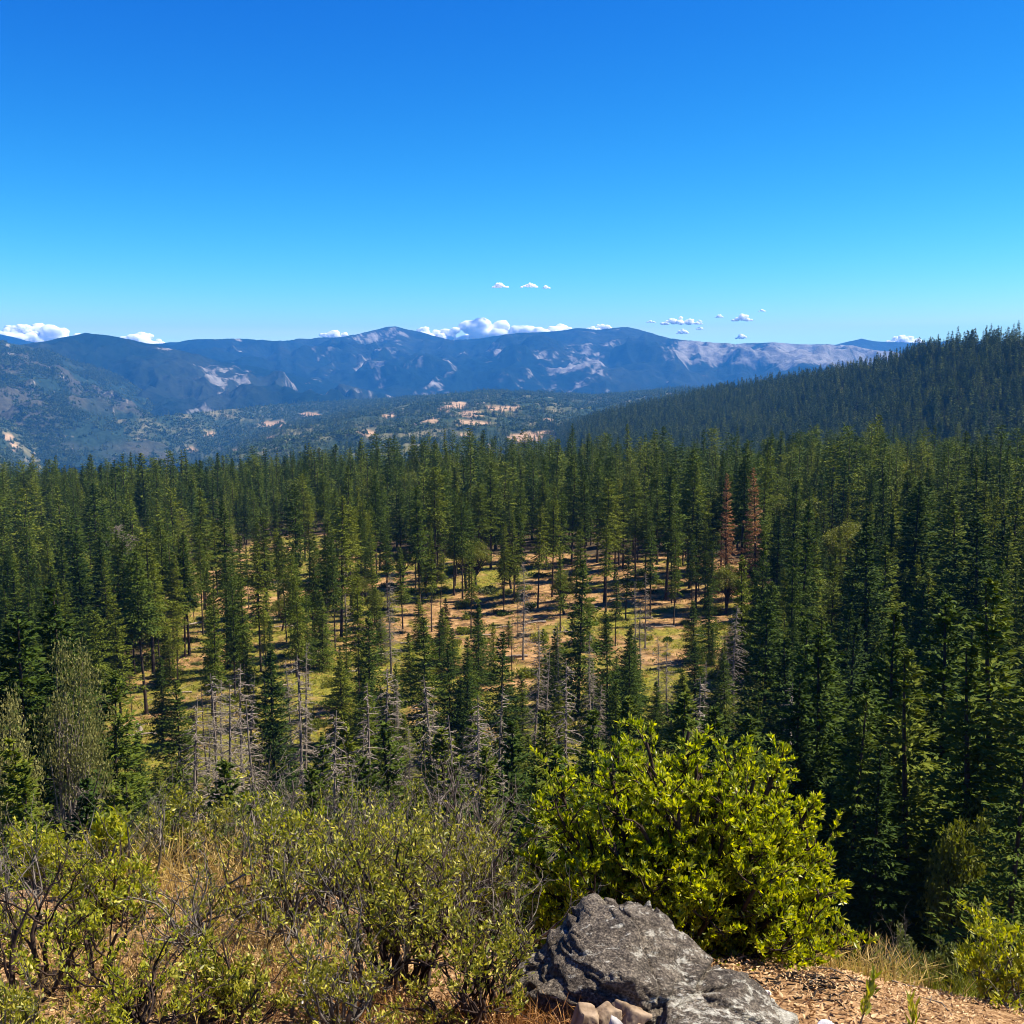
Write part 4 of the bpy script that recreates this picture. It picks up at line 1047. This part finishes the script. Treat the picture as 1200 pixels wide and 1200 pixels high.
scrub('dead_shrub', 250, 1150, 3.3, 0.55, 0.5, 7, 63, 'bare pale twigs crossing in front of the golden dry grass', dead=True, thick=0.006)
scrub('dead_shrub', 440, 1150, 3.2, 0.6, 0.5, 8, 64, 'bare pale twigs tangled into the dark-stemmed shrub', dead=True, thick=0.006)
for j, (px, r, h, lab) in enumerate([(150, 4.4, 0.75, 'bare twigs standing above the rounded yellow-green shrub'), (300, 4.4, 0.80, 'bare grey twigs standing above the sparse olive shrub'), (395, 4.0, 0.85, 'tall bare twigs rising through the greyish twiggy shrub'), (505, 4.6, 1.05, 'bare curved twigs rising above the dry thin-leaved shrub'), (450, 5.0, 1.1, 'forked bare twigs behind the yellow-leaved shrub'), (30, 4.0, 0.7, 'bare dark twigs above the leafy shrub beside crooked branches'), (610, 3.9, 0.6, 'bare twigs leaning from the brush towards the boulder')]):
    scrub('dead_shrub', px, 1150, r, h, 0.5, 6, 80 + j, lab, dead=True, thick=0.006)
scrub('sapling', 115, 1075, 4.8, 0.78, 0.22, 4, 11, 'upright sapling with bright yellow-green leaves above the scrub', 'bright', dens=0.8, leafL=0.040, upb=0.6)
scrub('dead_shrub', 540, 1085, 6.2, 1.75, 0.85, 9, 12, 'bare dead shrub with grey curving branches below the ridge edge', dead=True, thick=0.014)
scrub('dead_shrub', 600, 1150, 3.45, 0.42, 0.45, 8, 13, 'small bare grey twigs reaching over the boulder', dead=True, thick=0.005)
scrub('dead_shrub', 385, 1090, 5.6, 1.15, 0.7, 7, 14, 'bare grey shrub rising behind the olive shrubs', dead=True, thick=0.010)
scrub('dead_shrub', 70, 1150, 3.5, 0.62, 0.5, 5, 15, 'crooked bare dark branches among the yellow-green shrubs', woodmat='shrubwood', dead=True, thick=0.010)
scrub('dead_shrub', 1060, 1115, 5.3, 0.42, 0.5, 6, 16, 'low bare grey twigs at the brink beside dry grass', dead=True, thick=0.005)
scrub('dead_shrub', 1010, 1110, 5.0, 0.40, 0.3, 5, 17, 'pale bare twigs beside the large glossy bush', dead=True, thick=0.005)
scrub('scrub_bush', 1195, 1130, 4.5, 0.52, 0.28, 10, 18, 'bright yellow-green shrub at the brink on the right', 'bright', dens=1.0, leafL=0.034)
scrub('scrub_bush', 1140, 1130, 5.0, 0.28, 0.35, 10, 19, 'low dark green shrub at the brink beside the bright one', 'dusky', dens=1.0, leafL=0.03)
scrub('scrub_bush', 1075, 1118, 5.2, 0.34, 0.5, 11, 20, 'low dusky brush behind the bare grey twigs', 'dusky', dens=0.8, leafL=0.024)

# ---- grasses near the camera
def grass_patch(name, spots, seed, mat, label, h=0.28, wd=0.006, per=46, spread=0.10):
    rng = np.random.default_rng(seed); b = MB()
    for px, py, r in spots:
        q = at(px, py, r); c = np.array([q.x, q.y])
        n = per
        xy = c + rng.normal(0, spread, (n, 2)); p = np.column_stack([xy, zg(xy[:, 0], xy[:, 1]) - 0.01])
        d = rng.normal(0, 0.42, (n, 3)); d[:, 2] = 1; L = h * rng.uniform(0.4, 1.25, n)
        m = p + d / np.linalg.norm(d, axis=1, keepdims=True) * L[:, None] * 0.55
        b.cards(p, d, unit(rng, n), L * 0.62, np.full(n, wd))
        d2 = d + rng.normal(0, 0.4, (n, 3)); d2[:, 2] -= 0.45
        b.cards(m, d2, unit(rng, n), L * 0.55, np.full(n, wd * 0.7))
    return tag(link(name, b.mesh(name, M[mat])), label, 'grass', kind='stuff')
rg = random.Random(3)
grass_patch('dry_grass', [(rg.uniform(140, 300), rg.uniform(1060, 1150), rg.uniform(4.2, 5.2)) for i in range(24)], 1, 'drygrass', 'golden dry grass between the shrubs on the left', 0.24)
grass_patch('brown_grass', [(rg.uniform(590, 690), rg.uniform(1150, 1200), rg.uniform(2.95, 3.25)) for i in range(30)], 2, 'redlitter', 'rusty brown dry grass at the foot of the boulder', 0.10, 0.004, 40, 0.07)
grass_patch('brown_grass', [(rg.uniform(330, 620), rg.uniform(1170, 1200), rg.uniform(2.9, 3.3)) for i in range(40)], 3, 'redlitter', 'reddish dry stalks under the dark-stemmed shrub', 0.08, 0.004, 40, 0.10)
grass_patch('dry_grass', [(rg.uniform(985, 1070), 1112, rg.uniform(4.5, 5.0)) for i in range(16)], 4, 'drygrass', 'tuft of dry grass at the brink beside the large glossy bush', 0.20, 0.005, 30, 0.08)
grass_patch('green_grass', [(rg.uniform(1000, 1180), 1118, rg.uniform(4.6, 5.1)) for i in range(22)], 5, 'grass', 'green grass blades along the brink', 0.18, 0.005, 26, 0.10)
grass_patch('dry_grass', [(rg.uniform(0, 420), rg.uniform(1120, 1200), rg.uniform(2.9, 4.0)) for i in range(70)], 6, 'drygrass', 'straw-coloured stalks under the left shrubs', 0.12, 0.004, 30, 0.14)

# ---- fallen leaves: 300 nearest singly, the rest as one litter layer
rng = np.random.default_rng(44)
n = 52000
rad = np.sqrt(rng.uniform(2.3 ** 2, 5.6 ** 2, n)); az = rng.uniform(-0.55, 0.6, n)
X, Y = rad * np.sin(az), rad * np.cos(az)
dens = np.where(az > 0.05, 1.0, 0.45) * sstep(-0.9, -0.05, fbm(X * 2.2, Y * 2.2, seed=19))
k = rng.random(n) < dens; X, Y = X[k], Y[k]; n = len(X)
Z = zg(X, Y) + rng.uniform(0.004, 0.022, n)
D = unit(rng, n); D[:, 2] *= 0.35; S = unit(rng, n); S[:, 2] *= 0.35
qx, qy = proj(X, Y, Z)
cand = np.where((qx > 880) & (qx < 1200) & (qy < 1200) & (qy > 1120))[0]
cand = cand[np.argsort(np.hypot(X[cand], Y[cand]))][:290]
rest = np.setdiff1d(np.arange(n), cand)
P = np.stack([X, Y, Z], -1)
lb = MB(); leaves_into(lb, P[rest], D[rest], S[rest], rng.uniform(0.009, 0.027, len(rest)), rng.uniform(0.004, 0.010, len(rest)), 0.6)
tag(link('leaf_litter', lb.mesh('leaf_litter', M['litter'])), 'tan fallen leaves carpeting the ridge top', 'leaf litter', kind='stuff')
FL = [leaf_mesh(0.025, 0.010, 'litterobj', 0.7, 0.3), leaf_mesh(0.021, 0.011, 'litterobj', 0.5, -0.25), leaf_mesh(0.029, 0.007, 'litterobj', 0.9, 0.1)]
for j, i in enumerate(cand):
    o = link('fallen_leaf', FL[j % 3], ground, P[i]); o.rotation_euler = frame(D[i], S[i]).to_euler(); q = rng.uniform(0.75, 1.25); o.scale = (q, q, q)
# twigs and pebbles in the litter
b = MB()
for i in range(170):
    a = rng.uniform(-0.5, 0.55); r = rng.uniform(2.5, 4.9); x, y = r * math.sin(a), r * math.cos(a); t = rng.uniform(0, PI); l = rng.uniform(0.05, 0.22)
    q = np.array([[x + math.cos(t) * l * s, y + math.sin(t) * l * s, 0] for s in (0, 0.5, 1)]) + rng.normal(0, 0.01, (3, 3)); q[:, 2] = zg(q[:, 0], q[:, 1]) + 0.012 + 0.02 * rng.random(3)
    b.tube(q, [0.003, 0.0025, 0.001], 4)
tag(link('twig_litter', b.mesh('twig_litter', M['greystem'])), 'thin grey twigs strewn over the leaf litter', 'twigs', kind='stuff')
b = MB()
for i in range(120):
    a = rng.normal(0, 1); q = at(945 + 30 * a, 1143, 3.85 + 0.10 * rng.normal()); t = rng.uniform(-1.2, 1.2); l = rng.uniform(0.02, 0.07)
    p = np.array([[q.x + math.cos(t) * l * s, q.y + math.sin(t) * l * s, 0] for s in (0, 0.5, 1)]); p[:, 2] = zg(p[:, 0], p[:, 1]) + rng.uniform(0.0, 0.022, 3)
    b.tube(p, [0.002, 0.004, 0.001], 4)
tag(link('charred_debris', b.mesh('charred_debris', M['char'])), 'dark scatter of charred twigs on the tan litter right of the boulder', 'debris', kind='stuff')

# ---- stones
def mat_rock():
    m, N, Lk, out = newmat('boulder_stone')
    tc = N.new('ShaderNodeTexCoord')
    def noise(sc, det, rough=0.6, st=(1, 1, 1), rot=(0, 0, 0)):
        mp = N.new('ShaderNodeMapping'); mp.inputs['Scale'].default_value = st; mp.inputs['Rotation'].default_value = rot
        Lk.new(tc.outputs['Object'], mp.inputs[0])
        n = N.new('ShaderNodeTexNoise'); n.inputs['Scale'].default_value = sc; n.inputs['Detail'].default_value = det; n.inputs['Roughness'].default_value = rough
        Lk.new(mp.outputs[0], n.inputs['Vector']); return n
    n1 = noise(9, 8, 0.7, (0.6, 1, 2.2), (0.2, 0.5, 0)); n2 = noise(20, 8, 0.78, (0.55, 1, 1.4), (0.2, 0.6, 0)); n3 = noise(55, 4, 0.7); n4 = noise(3.5, 5, 0.6)
    base = ramp(N, [(0.38, (0.016, 0.012, 0.008)), (0.51, (0.085, 0.067, 0.049)), (0.66, (0.29, 0.24, 0.175))])
    gr = N.new('ShaderNodeMath'); gr.operation = 'MULTIPLY_ADD'; gr.inputs[1].default_value = 0.55
    g2 = N.new('ShaderNodeMath'); g2.operation = 'MULTIPLY'; g2.inputs[1].default_value = 0.48
    n5 = noise(120, 3, 0.6)
    Lk.new(n1.outputs[0], g2.inputs[0]); Lk.new(n5.outputs[0], gr.inputs[0]); Lk.new(g2.outputs[0], gr.inputs[2]); Lk.new(gr.outputs[0], base.inputs[0])
    ad = N.new('ShaderNodeMath'); ad.operation = 'MULTIPLY_ADD'; ad.inputs[1].default_value = 0.45
    Lk.new(n4.outputs[0], ad.inputs[0]); Lk.new(n2.outputs[0], ad.inputs[2])
    lm = ramp(N, [(0.765, (0, 0, 0)), (0.82, (0.8, 0.8, 0.8))]); Lk.new(ad.outputs[0], lm.inputs[0])
    lc = ramp(N, [(0.35, (0.30, 0.28, 0.22)), (0.65, (0.60, 0.57, 0.48))]); Lk.new(n3.outputs[0], lc.inputs[0])
    x = N.new('ShaderNodeMix'); x.data_type = 'RGBA'; Lk.new(lm.outputs[0], x.inputs[0]); Lk.new(base.outputs[0], x.inputs[6]); Lk.new(lc.outputs[0], x.inputs[7])
    b = N.new('ShaderNodeBsdfPrincipled'); b.inputs['Roughness'].default_value = 0.8; b.inputs['Specular IOR Level'].default_value = 0.25
    Lk.new(x.outputs[2], b.inputs['Base Color'])
    s = N.new('ShaderNodeMath'); s.operation = 'MULTIPLY_ADD'; s.inputs[1].default_value = 0.4; Lk.new(n3.outputs[0], s.inputs[0]); Lk.new(n1.outputs[0], s.inputs[2])
    bp = N.new('ShaderNodeBump'); bp.inputs['Strength'].default_value = 1.0; bp.inputs['Distance'].default_value = 0.045
    Lk.new(s.outputs[0], bp.inputs['Height']); Lk.new(bp.outputs[0], b.inputs['Normal'])
    Lk.new(b.outputs[0], out.inputs['Surface'])
    return m
def mat_stone(name, c0, c1):
    return bark(name, c0, c1, 22, 0.8, 0.5)
M['rock'] = mat_rock()
M['tanstone'] = mat_stone('tan_stone', (0.12, 0.078, 0.045), (0.34, 0.25, 0.165))
M['whitestone'] = mat_stone('white_stone', (0.52, 0.48, 0.44), (0.82, 0.80, 0.77))
M['greystone'] = mat_stone('grey_stone', (0.16, 0.15, 0.14), (0.40, 0.37, 0.34))

def ico(sub):
    import bmesh
    bm = bmesh.new(); bmesh.ops.create_icosphere(bm, subdivisions=sub, radius=1)
    v = np.array([x.co[:] for x in bm.verts]); f = np.array([[x.index for x in p.verts] for p in bm.faces]); bm.free()
    return v, f
def hull_rock(planes, sub, seed, rough=0.02, soft=16, chips=0):
    """rounded block cut by planes (normal, distance); soft minimum keeps worn edges"""
    v, f = ico(sub)
    n = np.array([p[0] for p in planes], float); n /= np.linalg.norm(n, axis=1, keepdims=True); d = np.array([p[1] for p in planes])
    c = np.clip(v @ n.T, 1e-3, None) / d[None, :]
    inv = (np.sum(c ** soft, 1)) ** (1 / soft)
    r = 1 / inv
    p = v * r[:, None]
    rc = np.random.default_rng(seed + 500)
    for k in range(chips):                        # flat chipped facets
        nn = rc.normal(size=3); nn /= np.linalg.norm(nn)
        h = p @ nn; dd = h.max() * rc.uniform(0.86, 0.97)
        p = p - np.clip(h - dd, 0, None)[:, None] * nn[None, :] * 0.92
    q = p / max(d)
    p = p * (1 + rough * 2.2 * fbm(q[:, 0] * 2.5, q[:, 1] * 2.5, q[:, 2] * 2.5, 5, seed)[:, None])
    return p, f
# boulder: a main slab sloping down to the right and a lower lobe in front of it
rb = at(758, 1142, 3.20); rb.z = float(zg(rb.x, rb.y))
K = 3.65 / F                       # metres per photo pixel at the boulder
pl = [((0.42, -0.28, 0.86), 0.232), ((-0.50, -0.25, 0.83), 0.262), ((-0.85, -0.35, 0.25), 0.37), ((-0.25, -0.95, 0.15), 0.26), ((0.25, 0.9, 0.4), 0.30), ((0.9, 0.1, 0.35), 0.36), ((0.05, 0.15, 0.98), 0.262), ((0, 0, -1), 0.3), ((0.55, -0.75, 0.35), 0.30), ((-0.6, 0.7, 0.3), 0.33)]
p1, f1 = hull_rock(pl, 7, 3, 0.02, 34, 46)
p1 = p1 + np.array([-0.07, 0.06, 0.05])
pl2 = [((0.55, -0.25, 0.80), 0.185), ((0.1, -0.2, 1.0), 0.20), ((-0.9, 0.1, 0.4), 0.24), ((0.2, -0.95, 0.25), 0.26), ((0.2, 0.95, 0.3), 0.20), ((0.95, 0.0, 0.3), 0.34), ((0, 0, -1), 0.3), ((0.75, 0.5, 0.45), 0.25)]
p2, f2 = hull_rock(pl2, 6, 8, 0.02, 34, 36)
p2 = p2 + np.array([0.23, -0.10, -0.02])
def erode(p, seed):
    n = p / (np.linalg.norm(p, axis=1, keepdims=True) + 1e-9)
    st = p @ np.array([0.25, 0.15, 0.95])
    str_ = fbm(st * 26 + 0.8 * fbm(p[:, 0] * 4, p[:, 1] * 4, p[:, 2] * 4, 2, seed), p[:, 0] * 2.2, p[:, 1] * 2.2, 3, seed + 1)
    rid = 1 - np.abs(fbm(p[:, 0] * 3.5 + 3, p[:, 1] * 3.5, p[:, 2] * 6, 4, seed + 2)) * 13
    pit = fbm(p[:, 0] * 24, p[:, 1] * 24, p[:, 2] * 24, 3, seed + 4)
    cr = 0
    for cn, cd in (((0.70, -0.45, -0.55), 0.06), ((0.85, 0.3, -0.25), -0.10), ((-0.3, 0.5, 0.8), 0.02)):      # long fracture lines
        cn = np.array(cn) / np.linalg.norm(cn)
        e = p @ cn - cd + 0.025 * fbm(p[:, 0] * 6, p[:, 1] * 6, p[:, 2] * 6, 3, seed + 7)
        cr = cr + np.exp(-(e / 0.007) ** 2) * (0.3 + 0.7 * (fbm(p[:, 0] * 3, p[:, 1] * 3, p[:, 2] * 3, 2, seed + 8) > -0.15)) + 0.22 * (e > 0)
    return p - n * (0.030 * cr)[:, None] + n * (0.020 * np.round(str_ * 3.2) / 3.2 + 0.008 * str_ - 0.030 * np.clip(rid, 0, 1) + 0.005 * pit)[:, None]
b = MB(); b.add(erode(p1, 5) * np.array([0.93, 1, 1]), f1); b.add(erode(p2, 15) * np.array([0.93, 1, 0.96]), f2)
bo = link('boulder', b.mesh('boulder', M['rock'], True), loc=rb)
tag(bo, 'weathered dark grey boulder with pale lichen patches before the glossy bush', 'rock')

def block(seed, dims, mat, name, loc, rot, label, group=None, sub=5):
    rng = np.random.default_rng(seed)
    pls = []
    for ax in range(3):
        for s in (-1, 1):
            nn = rng.normal(0, 0.22, 3); nn[ax] = s; pls.append((tuple(nn), dims[ax] * rng.uniform(0.85, 1.1)))
    for k in range(4):
        pls.append((tuple(rng.normal(size=3)), max(dims) * rng.uniform(0.75, 0.95)))
    v, f = hull_rock(pls, sub, seed, 0.05, 90, 16)
    v = v * (0.78 if 'tan' in name else 1.0)
    b = MB(); b.add(v, f)
    o = link(name, b.mesh(name, M[mat], False), loc=loc); o.rotation_euler = rot
    return tag(o, label, 'stone', group)
def spot(px, py, r, up=0.0):
    q = at(px, py, r); q.z = float(zg(q.x, q.y)) + up; return q
block(1, (0.035, 0.05, 0.075), 'tanstone', 'tan_stone', spot(683, 1180, 2.93, 0.05), (0.1, 0.25, 0.2), 'upright tan slab of stone at the left end of the cluster by the boulder')
block(2, (0.055, 0.04, 0.065), 'tanstone', 'tan_stone', spot(708, 1182, 2.95, 0.05), (0.2, -0.1, 0.5), 'broad tan stone in the middle of the cluster by the boulder')
block(3, (0.03, 0.045, 0.075), 'tanstone', 'tan_stone', spot(733, 1180, 2.97, 0.05), (-0.1, 0.5, 0.1), 'leaning tan stone next to the broad tan one')
block(4, (0.022, 0.03, 0.06), 'greystone', 'grey_stone', spot(722, 1190, 2.83, 0.04), (0.1, 0.1, 0.6), 'small pointed grey stone in front of the tan stones')
block(5, (0.05, 0.05, 0.05), 'tanstone', 'tan_stone', spot(756, 1192, 2.9, 0.02), (0.3, 0.1, 1.0), 'low brown stone against the boulder beside the leaning one')
block(6, (0.055, 0.05, 0.035), 'whitestone', 'white_stone', spot(946, 1196, 3.05, 0.02), (0.1, 0.0, 0.3), 'low white stone on the leaf litter')
block(7, (0.032, 0.035, 0.045), 'whitestone', 'white_stone', spot(970, 1195, 3.06, 0.03), (0.1, -0.35, 0.9), 'pointed white stone leaning on the low white one')
for j, (px, py, r) in enumerate([(948, 1178, 3.25), (1190, 1165, 3.6), (1103, 1192, 3.1), (1140, 1190, 3.15), (900, 1150, 3.6), (1010, 1195, 3.05)]):
    block(20 + j, (0.012, 0.014, 0.009), 'whitestone', 'pebble', spot(px, py, r, 0.012), (0, 0, j), 'small white pebble in the leaf litter', 'white pebbles in the litter', 2)

# ---- single sticks and sprigs
def stick(name, pts, rad, mat, label):
    b = MB(); b.tube(pts, rad, 6)
    return tag(link(name, b.mesh(name, M[mat], True)), label, 'stick')
q = spot(352, 1192, 3.05); stick('white_stick', [q + Vector((0, 0, -0.02)), q + Vector((0.004, 0.02, 0.05)), q + Vector((0.008, 0.03, 0.10))], [0.006, 0.0055, 0.005], 'whitestick', 'short upright white stick under the left shrubs')
def sprig(px, py, r, tip, seed, n, label, stem=0.004):
    rng = np.random.default_rng(seed)
    q = spot(px, py, r); o = tag(link('leafy_sprig', None, loc=q), label, 'plant')
    t = np.linspace(0, 1, 6)[:, None]; tip = np.array(tip)
    pts = tip * t + np.array([0, 0, -0.03]) * np.sin(t * PI) + np.array([0, 0, -0.01]) * (1 - t)
    b = MB(); b.tube(pts, stem * (1 - 0.6 * t[:, 0]), 5); link('stem', b.mesh('stem', M['shrubwood'], True), o)
    p = pts[3] + (pts[5] - pts[3]) * rng.uniform(-0.1, 1.05, (n, 1)) + rng.normal(0, 0.006, (n, 3))
    d = unit(rng, n) * 0.7 + tip / np.linalg.norm(tip) + np.array([0, 0, 0.6])
    f = MB(); leaves_into(f, p, d, unit(rng, n), rng.uniform(0.025, 0.05, n), rng.uniform(0.008, 0.014, n)); tag(link('leaves', f.mesh('leaves', M['bright']), o), kind='stuff')
sprig(998, 1186, 3.2, (0.10, 0.12, 0.13), 1, 46, 'curved dark twig with a tuft of bright green leaves on the litter')
sprig(1073, 1182, 3.25, (0.01, 0.05, 0.15), 2, 36, 'small upright green sprig growing from the leaf litter', 0.002)

# ------------------------------------------------------------------ clouds
def mat_cloud():
    m, N, Lk, out = newmat('cloud_white')
    d = N.new('ShaderNodeBsdfPrincipled'); d.inputs['Base Color'].default_value = (0.97, 0.97, 0.97, 1)
    d.inputs['Roughness'].default_value = 1; d.inputs['Specular IOR Level'].default_value = 0
    d.inputs['Subsurface Weight'].default_value = 1; d.inputs['Subsurface Radius'].default_value = (1, 1, 1); d.inputs['Subsurface Scale'].default_value = 520
    Lk.new(d.outputs[0], out.inputs['Surface'])
    return m
M['cloud'] = mat_cloud()
IV, IF = ico(3)
def cloud(px, py, w, h, seed, label, group=None, R=42000):
    rng = np.random.default_rng(seed); k = R / F
    b = MB(); W, Hh = w * k / 2, h * k
    n = int(max(5, 9 * w / max(h, 3)))
    n = min(n, 46)
    for i in range(n):
        x = rng.uniform(-1, 1); top = (1 - abs(x) ** 1.8) * rng.uniform(0.35, 1.0)
        rad = Hh * rng.uniform(0.16, 0.34) * (1.1 - 0.5 * abs(x))
        c = np.array([x * W, rng.uniform(-0.5, 0.5) * W * 0.5, max(rad * 0.35, top * Hh - rad)])
        v = IV * rad * np.array([1.25, 1.2, 0.85])
        q = IV * 2.2 + i * 7
        v = v * (1 + 0.32 * fbm(q[:, 0], q[:, 1], q[:, 2], 3, seed))[:, None] + c
        v[:, 2] = np.where(v[:, 2] < 0, v[:, 2] * 0.45, v[:, 2])
        b.add(v, IF)
    q = at(px, py, R)
    o = link('cloud', b.mesh('cloud', M['cloud'], True), loc=q); o.rotation_euler.z = -math.atan2(q.x, q.y)
    md = o.modifiers.new('union', 'REMESH'); md.mode = 'VOXEL'; md.voxel_size = max(Hh / 22, W / 90); md.use_smooth_shade = True
    return tag(o, label, 'cloud', group)
cloud(45, 407, 130, 28, 1, 'long low white cloud over the far left ridge')
cloud(20, 392, 44, 13, 2, 'puffy white cloud top above the long low one')
cloud(163, 408, 72, 20, 3, 'low white cloud behind the rounded summit')
cloud(392, 400, 56, 14, 4, 'thin low white cloud just left of the highest peak')
cloud(500, 398, 56, 16, 5, 'small white cloud between the peak and the largest cloud')
cloud(578, 404, 175, 36, 6, 'largest bright white cloud above the mountain range')
cloud(655, 396, 50, 18, 13, 'thin white cloud trailing from the largest cloud')
cloud(705, 390, 50, 11, 7, 'thin white cloud touching the broad summit')
cloud(586, 337, 18, 7, 8, 'small white puff alone high above the range')
cloud(621, 337, 20, 6, 9, 'small flat white puff beside a tiny one')
cloud(640, 338, 9, 4, 10, 'tiny white puff beside a flat one')
cloud(798, 380, 46, 10, 11, 'ragged white cloud above the bare ridge')
cloud(800, 391, 14, 6, 12, 'small white puff under the ragged cloud', None, 34000)
cloud(870, 376, 20, 9, 14, 'small bright white puff above the bare pale ridge')
cloud(869, 397, 13, 6, 15, 'small white puff low over the bare pale ridge')
cloud(820, 386, 8, 4, 16, 'tiny white puff beside the ragged cloud', 'tiny puffs')
cloud(820, 377, 6, 3, 17, 'tiny white puff beside the ragged cloud', 'tiny puffs')
cloud(893, 365, 8, 3, 18, 'tiny white puff above the small bright one')
cloud(843, 372, 8, 4, 21, 'tiny white puff between the ragged cloud and the bright one')
cloud(763, 378, 10, 3, 19, 'tiny faint white puff left of the ragged cloud')
cloud(1062, 405, 60, 13, 20, 'low white cloud behind the forested hill and faint ridge')

# ------------------------------------------------------------------ haze
m, N, Lk, out = newmat('haze_air')
pv = N.new('ShaderNodeVolumePrincipled')
pv.inputs['Color'].default_value = (0.07, 0.38, 1.0, 1)
pv.inputs['Density'].default_value = 5.6e-5
pv.inputs['Anisotropy'].default_value = 0.0
Lk.new(pv.outputs[0], out.inputs['Volume'])
zs = np.concatenate([np.array([v.co.z for v in o.data.vertices][::50]) for o in bpy.data.objects if o.name in ('mountain_range', 'mountain_spur', 'mountain_slope', 'mountain_ridge')])
zlo, zhi = -720.0, float(zs.max()) + 160
x0, x1, y0, y1 = -17000.0, 17000.0, -1500.0, 15900.0
v = [(x, y, z) for z in (zlo, zhi) for y in (y0, y1) for x in (x0, x1)]
f = [(0, 2, 3, 1), (4, 5, 7, 6), (0, 1, 5, 4), (2, 6, 7, 3), (0, 4, 6, 2), (1, 3, 7, 5)]
b = MB(); b.add(v, f)
tag(link('haze', b.mesh('haze', m)), 'thin blue haze filling the air over the valley', 'haze', kind='stuff')
